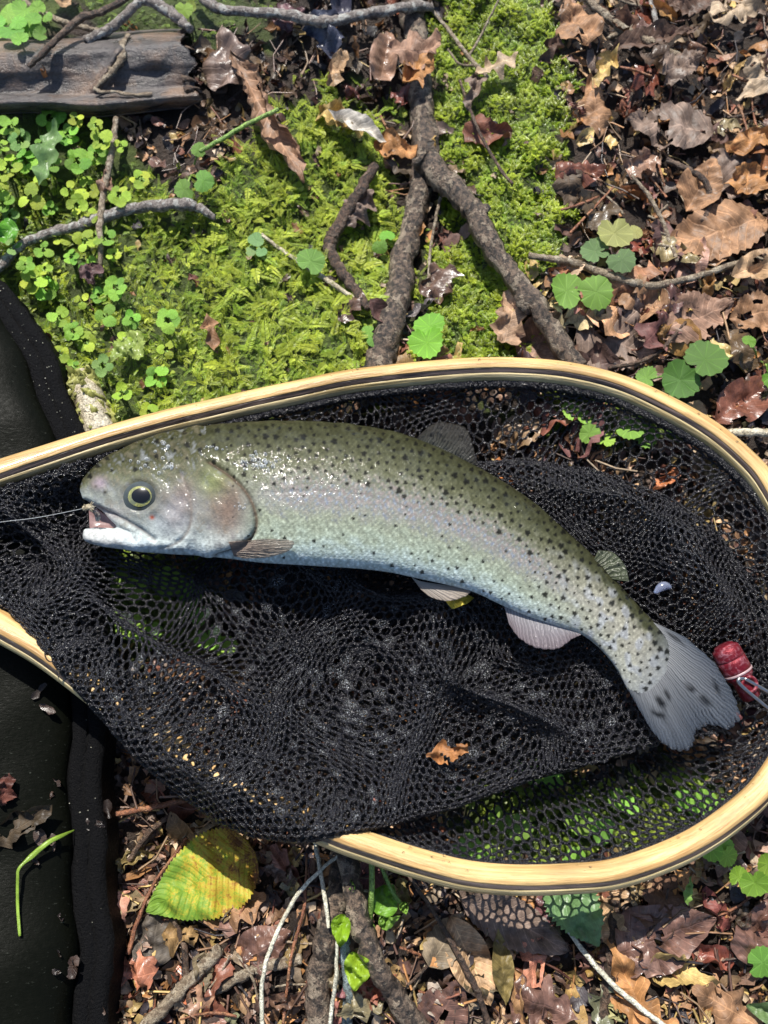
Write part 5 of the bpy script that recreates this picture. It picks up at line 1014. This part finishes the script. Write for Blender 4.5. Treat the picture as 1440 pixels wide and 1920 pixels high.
def fin(name, base, tips, zb, zt, rays, c_base, c_tip, spots=0, ragged=.05, wave=.0006, seed=0, onbody=False, droop=0.0):
    nu, nv = rays*6+1, 16; u = np.linspace(0, 1, nu); B = catmull(base, nu); T = catmull(tips, nu); r = np.random.default_rng(seed)
    rg = 1-ragged*np.abs(np.interp(u*rays, np.arange(rays+1), r.random(rays+1)))-ragged*.4*(np.sin(u*rays*2*PI) < -.6); v = np.linspace(0, 1, nv); UU, VV = np.meshgrid(u, v, indexing='ij')
    Q = B[:, None]*(1-VV[..., None]*rg[:, None, None])+T[:, None]*(VV*rg[:, None])[..., None]
    if onbody: Z = np.array([surf(a, b)[0][2] for a, b in Q.reshape(-1, 2)]).reshape(nu, nv)+.0012+.0016*VV
    else: Z = zb+(zt-zb)*VV
    Z = Z+.00007*np.sin(UU*rays*2*PI)*smooth(0, .2, VV)+wave*np.sin(UU*7+seed)*VV-droop*VV**2
    P = unproj(Q[..., 0], Q[..., 1], Z); P2 = P-np.array([0, 0, .00035])-np.array([0, 0, .0012])*(1-VV[..., None])**2
    VC = VV[..., None]**.6; K = np.asarray(c_base)*(1-VC)+np.asarray(c_tip)*VC; K = K*(.85+.3*r.random((nu, 1, 1)))
    for _ in range(spots):
        a, b = r.uniform(.05, .9), r.uniform(.1, .8); d = np.hypot((UU-a)*2.2, (VV-b)*1.2); K = K*(1-.85*np.exp(-(d/.07)**4))[..., None]
    uv = np.stack([UU*rays, VV], -1).reshape(-1, 2); Vv = np.vstack([P.reshape(-1, 3), P2.reshape(-1, 3)]); F = grid_faces(nu, nv); e = nu*nv; j = np.arange(nu-1); F3 = np.stack([j*nv+nv-1, e+j*nv+nv-1, e+(j+1)*nv+nv-1, (j+1)*nv+nv-1], -1)
    child(name, fast_mesh(name, Vv, np.vstack([F[:, ::-1], F+e, F3]), True, np.vstack([uv, uv]), np.vstack([K.reshape(-1, 3)]*2)), M_fin, root_fish)
fin('tail_fin', [(1224, 1166), (1238, 1200), (1236, 1232), (1222, 1254), (1196, 1268), (1164, 1262)], [(1288, 1196), (1345, 1248), (1375, 1298), (1393, 1345), (1372, 1368), (1330, 1364), (1307, 1378), (1300, 1402), (1274, 1411), (1236, 1389), (1205, 1342), (1176, 1290)], .0368, .0362, 24, (.27, .27, .265), (.075, .092, .12), 12, .05, .0012, 1, droop=.0015)
fin('dorsal_fin', [(782, 826), (812, 838), (848, 855), (882, 872)], [(790, 812), (815, 793), (850, 792), (874, 803), (887, 832), (895, 870)], .043, .040, 11, (.02, .022, .015), (.034, .03, .025), 18, .05, .0008, 2)
fin('adipose_fin', [(1114, 1048), (1130, 1064), (1148, 1086)], [(1122, 1032), (1150, 1036), (1172, 1060), (1180, 1090)], .040, .0405, 4, (.045, .05, .024), (.085, .10, .06), 2, .02, .0003, 3)
fin('pelvic_fin', [(772, 1082), (784, 1088), (800, 1092)], [(790, 1106), (812, 1122), (846, 1127), (878, 1116), (884, 1106), (868, 1101)], .0415, .0425, 9, (.40, .39, .36), (.40, .34, .29), 0, .03, .0008, 4)
fin('anal_fin', [(946, 1136), (985, 1152), (1040, 1170), (1088, 1188)], [(955, 1172), (974, 1198), (1008, 1216), (1042, 1218), (1072, 1200), (1090, 1190)], .0385, .0395, 11, (.33, .335, .35), (.22, .18, .195), 0, .06, .0010, 5)
fin('pectoral_fin', [(428, 1016), (434, 1030), (438, 1042)], [(500, 1010), (546, 1013), (552, 1022), (540, 1034), (500, 1045), (455, 1047)], 0, 0, 9, (.28, .20, .16), (.33, .28, .23), 0, .02, .0003, 6, onbody=True)
tag(root_fish, 'olive-backed silvery spotted trout with open mouth lying in the net', 'fish')

# foam bubbles on the trout
def foam():
    P, R = [], []; r = np.random.default_rng(12)
    for cx, cy, sx, sy, k in ((484, 868, 16, 9, 46), (306, 836, 9, 5, 12), (298, 878, 22, 8, 10), (400, 840, 14, 5, 8), (452, 952, 5, 5, 7), (292, 868, 20, 10, 8)):
        for _ in range(k): p, nv = surf(cx+r.normal(0, sx), cy+r.normal(0, sy)); q = r.uniform(.0004, .0011); P.append(p+nv*q*.4); R.append(q)
    k = NT('foam'); sh = k.bsdf(Base_Color=(.8, .83, .85), Roughness=.08, Specular_IOR_Level=.9); fm = k.done(k.n('MixShader', {0: .32, 1: k.n('BsdfTransparent').outputs[0], 2: sh}).outputs[0])
    V, F = bead_batch(np.array(P), np.array(R), 10); tag(link('foam_bubbles', fast_mesh('foam_bubbles', V, F), fm), 'clear water bubbles clinging to the trout head and shoulder', 'bubbles', kind='stuff')
foam()

# fly in the jaw and the line running off
def fly():
    root = empty('fishing_fly', tuple(unproj(172, 950, .05))); P = [unproj(x, y, z) for x, y, z in ((-260, 1010, .085), (-120, 995, .078), (0, 979, .070), (60, 972, .066), (110, 963, .062), (158, 953, .056))]
    k = NT('nylon_line'); m = k.done(k.bsdf(Base_Color=(.35, .36, .36), Roughness=.15)); child('line', tube_mesh('line', catmull(P, 40), .00014, 6), m, root)
    for i, pts in enumerate([((158, 953, .056), (166, 950, .058), (174, 956, .057)), ((170, 952, .057), (178, 962, .056), (182, 976, .052)), ((178, 958, .056), (186, 966, .055), (184, 976, .051))]):
        child('hook_wire' if i else 'fly_body', tube_mesh('hook', catmull([unproj(*p) for p in pts], 10), .0006 if i else .0013, 7, .15 if not i else 0, i), M_straw if not i else M_barkgrey, root)
    for i in range(10): a = random.uniform(0, 2*PI); p = unproj(168, 952, .058); child('hackle', tube_mesh('hackle', [p, p+np.array([math.cos(a)*.0016, math.sin(a)*.0016, .0008]), p+np.array([math.cos(a)*.003, math.sin(a)*.003, .0006])], .00016, 4), M_straw, root)
    tag(root, 'small tan fishing fly with nylon line hooked in the trout jaw', 'fishing fly')
# mouth lining seen between the jaws
mq = np.array([(166, 946), (186, 957), (208, 972), (224, 988), (205, 991), (184, 991), (168, 990)], float); mc = mq.mean(0); MV = unproj(np.append(mq[:, 0], mc[0]), np.append(mq[:, 1], mc[1]), np.append(np.full(7, .0440), .0405))
k = NT('mouth_lining'); n1 = k.noise(k.obj(), 700, 3).outputs[0]; m_ = k.done(k.bsdf(Base_Color=k.mix(n1, (.10, .045, .04), (.30, .20, .19)), Roughness=.2, Coat_Weight=.4)); child('mouth_lining', fast_mesh('mouth_lining', MV, [(7, q, (q+1) % 7) for q in range(7)]), m_, root_fish)
fly()

# red release clip with a steel ring
def clip():
    k = NT('red_anodised'); ob = k.obj(); n1 = k.noise(ob, 330, 8, .75, .8).outputs[0]; red = k.done(k.bsdf(Base_Color=k.mix(k.ramp(n1, [(.50, 0.), (.66, .8)]), (.15, .006, .014), (.34, .15, .18)), Metallic=.45, Roughness=k.rng(n1, .3, .7, .25, .55), Normal=k.bump(n1, .6, .0008)))
    k = NT('steel'); ob = k.obj(); n1 = k.noise(ob, 700, 3).outputs[0]; steel = k.done(k.bsdf(Base_Color=k.mix(n1, (.28, .27, .26), (.5, .49, .47)), Metallic=1.0, Roughness=.28))
    z = .036; A, Bp = unproj(1358, 1214, z), unproj(1412, 1312, z-.004); d = Bp-A; Lc = np.linalg.norm(d); root = empty('release_clip', tuple(A))
    def lathe(name, prof, mat, par=root):
        P = np.array([A+d*q for q, _ in prof]); R = np.array([r for _, r in prof]); o = child(name, tube_mesh(name, P, R, 20), mat, root); return o
    lathe('cap', [(-.05, 0.00084), (-.045, 0.00420), (-.03, 0.00470), (.0, 0.00504), (.01, 0.00605), (.04, 0.00655), (.10, 0.00672), (.18, 0.00680), (.20, 0.00680), (.205, 0.00655), (.215, 0.00655), (.22, 0.00680), (.30, 0.00689), (.40, 0.00689), (.45, 0.00680)], red)
    kk = NT('worn_band'); n1 = kk.noise(kk.obj(), 900, 4).outputs[0]; band = kk.done(kk.bsdf(Base_Color=kk.mix(n1, (.30, .13, .14), (.62, .5, .5)), Roughness=.4, Metallic=.3))
    lathe('band', [(.452, 0.00664), (.455, 0.00697), (.46, 0.00706), (.485, 0.00706), (.49, 0.00697), (.495, 0.00664)], band)
    lathe('body', [(.49, 0.00638), (.51, 0.00655), (.55, 0.00638), (.60, 0.00521), (.64, 0.00487), (.72, 0.00479), (.88, 0.00470), (.95, 0.00437), (.98, 0.00336), (.985, 0.00084)], red)
    c = A+d*.72+np.array([0, 0, .0055]); a = np.linspace(0, 2*PI, 29); e1 = d/Lc; e2 = np.array([e1[1]*-1, e1[0], 0]); e2 /= np.linalg.norm(e2)
    child('eyelet', tube_mesh('eyelet', np.array([c+e1*math.cos(t)*.0034+e2*math.sin(t)*.0034 for t in a]), .0009, 8), red, root)
    ax_ = unproj(1470, 1335, z+.002)-unproj(1392, 1280, z+.006); ax_n = ax_/np.linalg.norm(ax_); pn = np.array([-ax_n[1], ax_n[0], 0]); s0 = unproj(1392, 1278, z+.0035)
    lp = [s0+pn*.0018+ax_n*.0, s0+pn*.0030+ax_n*.012, s0+pn*.0040+ax_n*.030, s0+ax_n*.037, s0-pn*.0040+ax_n*.030, s0-pn*.0030+ax_n*.012, s0-pn*.0018, s0+pn*0-ax_n*.002, s0+pn*.0018]
    child('wire_loop', tube_mesh('wire_loop', catmull(lp, 60), .0009, 8), steel, root)
    tag(root, 'scuffed red metal release clip with steel wire loop beside the tail fin', 'clip')
clip()

# bits lying on the net
def scrap(name, X, Y, z, L, W, ang, col, label, kind='frag', mat=None, **kw):
    p = unproj(X, Y, z); s = scale_at(p); V, F, uv = leaf_geo(L*s, W*s, kind, 16, 8, seed=int(X), **kw); R = Matrix.Rotation(rad(ang)-PI/2, 3, 'Z'); o = link(name, fast_mesh(name, V@np.array(R).T, F, True, uv), mat or M_dead, None, tuple(p)); o.color = (*col, 1); tag(o, label, 'leaf')
scrap('leaf_scrap', 838, 1410, .037, 80, 34, 10, (.30, .13, .045), 'torn orange-brown leaf scrap lying on the black net', curl_w=.5, bites=.12)
scrap('leaf_scrap', 862, 1124, .0355, 56, 30, 8, (.52, .43, .06), 'yellow leaf scrap tucked under the pelvic fin', 'ovate', fold=.3)
def egg():
    a = np.linspace(0, 1, 12); p = [unproj(1228+30*q, 1112-10*q-8*math.sin(q*PI), .038) for q in a]; o = tube_mesh('gel_bead', np.array(p), .0022*np.sin(PI*(.12+.76*a)), 12)
    k = NT('milky_gel'); m = k.done(k.bsdf(Base_Color=(.42, .46, .62), Roughness=.15, Transmission_Weight=.75, Coat_Weight=.5)); tag(link('gel_bead', o, m), 'small milky blue gel bead on the net beside the trout', 'bead')
egg()

# ------------------------------------------------------------------ the boot
def boot():
    rim_px = [(-150, 500), (-70, 497), (0, 530), (62, 602), (112, 692), (150, 800), (176, 930), (188, 1100), (190, 1300), (190, 1500), (195, 1700), (199, 1920), (198, 2150), (176, 2350)]
    Q = catmull(rim_px, 140); zt = .020; Pr = unproj(Q[:, 0], Q[:, 1], np.full(len(Q), zt)); cx = Pr[0, 0]-.0005; Pr[:, 0] += Waves(10, .035, 45, .0009)(Pr[:, 1], Pr[:, 1]*0)*smooth(0, 20, np.arange(len(Pr)))
    # mirrored outline about the boot axis gives the hidden left side
    Lf = Pr.copy(); Lf[:, 0] = 2*cx-Pr[:, 0]; out = np.vstack([Pr, Lf[::-1]]); n = len(out); ctr = out.mean(0)
    g0 = -.006; levels = [(0, g0), (.0015, g0+.006), (0.0, .012), (.001, zt-.002), (-.0015, zt), (-.006, zt+.0008), (-.0066, zt-.0006), (-.0074, zt+.0008), (-.0130, zt+.0012), (-.0145, zt-.001), (-.0150, zt-.003)]
    T = np.roll(out, -1, 0)-np.roll(out, 1, 0); N = np.stack([-T[:, 1], T[:, 0], 0*T[:, 0]], -1); N /= np.linalg.norm(N, axis=1)[:, None]+1e-9; N *= np.where((N*(out-ctr)).sum(1) > 0, 1, -1)[:, None]
    r = np.random.default_rng(4); V = np.stack([out+N*d+np.array([0, 0, 1])*(z-out[:, 2:3])+r.normal(0, .00025, out.shape) for d, z in levels], 1).reshape(-1, 3); F = grid_faces(n, len(levels), True)
    root = empty('rubber_boot', (cx, -.1, 0))
    k = NT('black_boot_rubber'); ob = k.obj(); n1 = k.noise(ob, 900, 4, .7).outputs[0]; n2 = k.noise(ob, 330, 5, .75).outputs[0]
    rubber = k.done(k.bsdf(Base_Color=k.mix(k.ramp(n2, [(.66, 0.), (.74, 1.)]), (.004, .004, .0045), (.06, .055, .05)), Specular_IOR_Level=.08, Roughness=k.rng(n1, .3, .7, .4, .8), Normal=k.bump(k.math('ADD', n1, n2), .8, .0015)))
    child('sole_rim', fast_mesh('sole_rim', V, F), rubber, root)
    rg = np.random.default_rng(8); gi = (rg.integers(0, 130, 170)*rg.uniform(.1, 1, 170)).astype(int); gp = Pr[gi]-N[gi]*rg.uniform(.001, .014, (170, 1)); gp[:, 2] = zt+.0008; Vg, Fg = bead_batch(gp, rg.uniform(.00012, .0004, 170), 6); gm = child('sand_grains', fast_mesh('sand_grains', Vg, Fg), M_palestem, root); gm['kind'] = 'stuff'
    # upper: dome loft inside the rim, rising to a shaft behind
    m = 150; hn = 40; Pi = Pr[:, :]-0; yy = Pi[:, 1]; top_h = np.interp(-yy, [-.20, -.12, -.05, .05, .16, .26, .40], [.024, .034, .038, .040, .044, .060, .11]); a = np.linspace(0, PI, hn)
    hw = np.maximum(Pi[:, 0]-cx-.0145, .002); rows = []
    for i in range(len(Pi)):
        ca = np.cos(a); rows.append(np.stack([cx+hw[i]*np.sign(ca)*np.abs(ca)**.75, np.full(hn, yy[i]), zt-.003+(top_h[i]-zt)*np.sin(a)**.8*min(1, hw[i]/.03)**.7], -1))
    U = np.array(rows); U += .0006*np.stack([0*U[..., 0], 0*U[..., 0], Waves(10, .05, 44)(U[..., 0], U[..., 1])], -1)
    k = NT('dark_green_boot_upper'); ob = k.obj(); sc = k.noise(k.scaled(ob, (260, 900, 300)), 1, 4, .7).outputs[0]; n2 = k.noise(ob, 420, 3, .7).outputs[0]
    up = k.done(k.bsdf(Base_Color=k.mix(k.ramp(sc, [(.64, 0.), (.74, 1.)]), (.0035, .0040, .0026), (.05, .055, .045)), Roughness=k.rng(n2, .3, .7, .3, .6), Specular_IOR_Level=.05, Normal=k.bump(k.math('ADD', sc, n2), .35, .0006)))
    child('upper', fast_mesh('upper', U.reshape(-1, 3), grid_faces(len(Pi), hn)), up, root)
    # shaft round the shin
    q = np.linspace(0, 1, 16); P = np.stack([np.full(16, cx), -.36-.02*q, .03+.36*q], -1); child('shaft', tube_mesh('shaft', P, np.interp(q, [0, .3, 1], [.052, .055, .062]), 28), up, root)
    P = np.stack([np.full(6, cx), np.full(6, -.383), .38+.012*np.linspace(0, 1, 6)], -1); child('shaft_rim', tube_mesh('shaft_rim', P, .0645, 28), rubber, root)
    tag(root, 'black rubber boot with thick speckled rim under the net', 'boot')
    return U
BU = boot()
def on_boot(X, Y, lift=.0):
    PB = BU.reshape(-1, 3); bx, by = proj(PB); i = int(np.argmin((bx-X)**2+(by-Y)**2)); return unproj(X, Y, PB[i, 2]+lift)
def blade():
    pts = [(37, 1755, 6), (33, 1700, 8), (33, 1650, 10), (36, 1628, 11), (60, 1605, 12), (90, 1580, 12), (120, 1565, 11), (140, 1556, 10)]; P = np.array([on_boot(x, y, .0004*l) for x, y, l in pts]); P = catmull(P, 40); w_ = np.interp(np.linspace(0, 1, 40), [0, .05, .5, .56, .8, 1], [.0006, .0007, .0007, .0013, .0010, .0002])
    o = link('fallen_grass', tube_mesh('fallen_grass', P, w_, 8, 0, 0, .35), M_green); o.color = (.30, .46, .06, 1); tag(o, 'bright green bent grass blade lying on the black boot', 'grass blade')
blade()
def boot_crumbs():
    r = np.random.default_rng(77); b = Batch()
    for q in range(20):
        x, y = (r.uniform(90, 205), r.uniform(1380, 1920)) if q % 2 else (r.uniform(-40, 120), r.uniform(1180, 1900)); p = on_boot(x, y, .0015); L = r.uniform(.003, .010); V, F, uv = leaf_geo(L, L*r.uniform(.3, .7), 'frag', 5, 3, 0, .2, r.uniform(0, .8), r.uniform(0, .8), 0, 0, .0003, 0, q)
        a = r.uniform(0, 2*PI); b.add(V@np.array(Matrix.Rotation(a, 3, 'Z')).T+p, F, uv, np.array(DEADC['dark'])*r.uniform(.12, .55))
    tag(link('boot_crumbs', b.mesh('boot_crumbs'), M_litter), 'dark leaf crumbs lying on the black boot', 'leaf litter', kind='stuff')
boot_crumbs()
for i, (x, y, L, W, a, c, lb) in enumerate([(45, 1545, 120, 60, 35, (.05, .035, .02), 'dark curled dead leaf lying on the boot beside the grass blade'), (8, 1480, 60, 34, 80, (.10, .035, .025), 'small dark red leaf on the black boot')]):
    p = on_boot(x, y, .003); s = scale_at(p); V, F, uv = leaf_geo(L*s, W*s, 'chestnut', 20, 8, curl_w=.8, seed=i+40, bites=.08); R = Matrix.Rotation(rad(a)-PI/2, 3, 'Z'); o = link('dead_leaf', fast_mesh('dead_leaf', V@np.array(R).T, F, True, uv), M_dead, None, tuple(p)); o.color = (*c, 1); tag(o, lb, 'leaf')
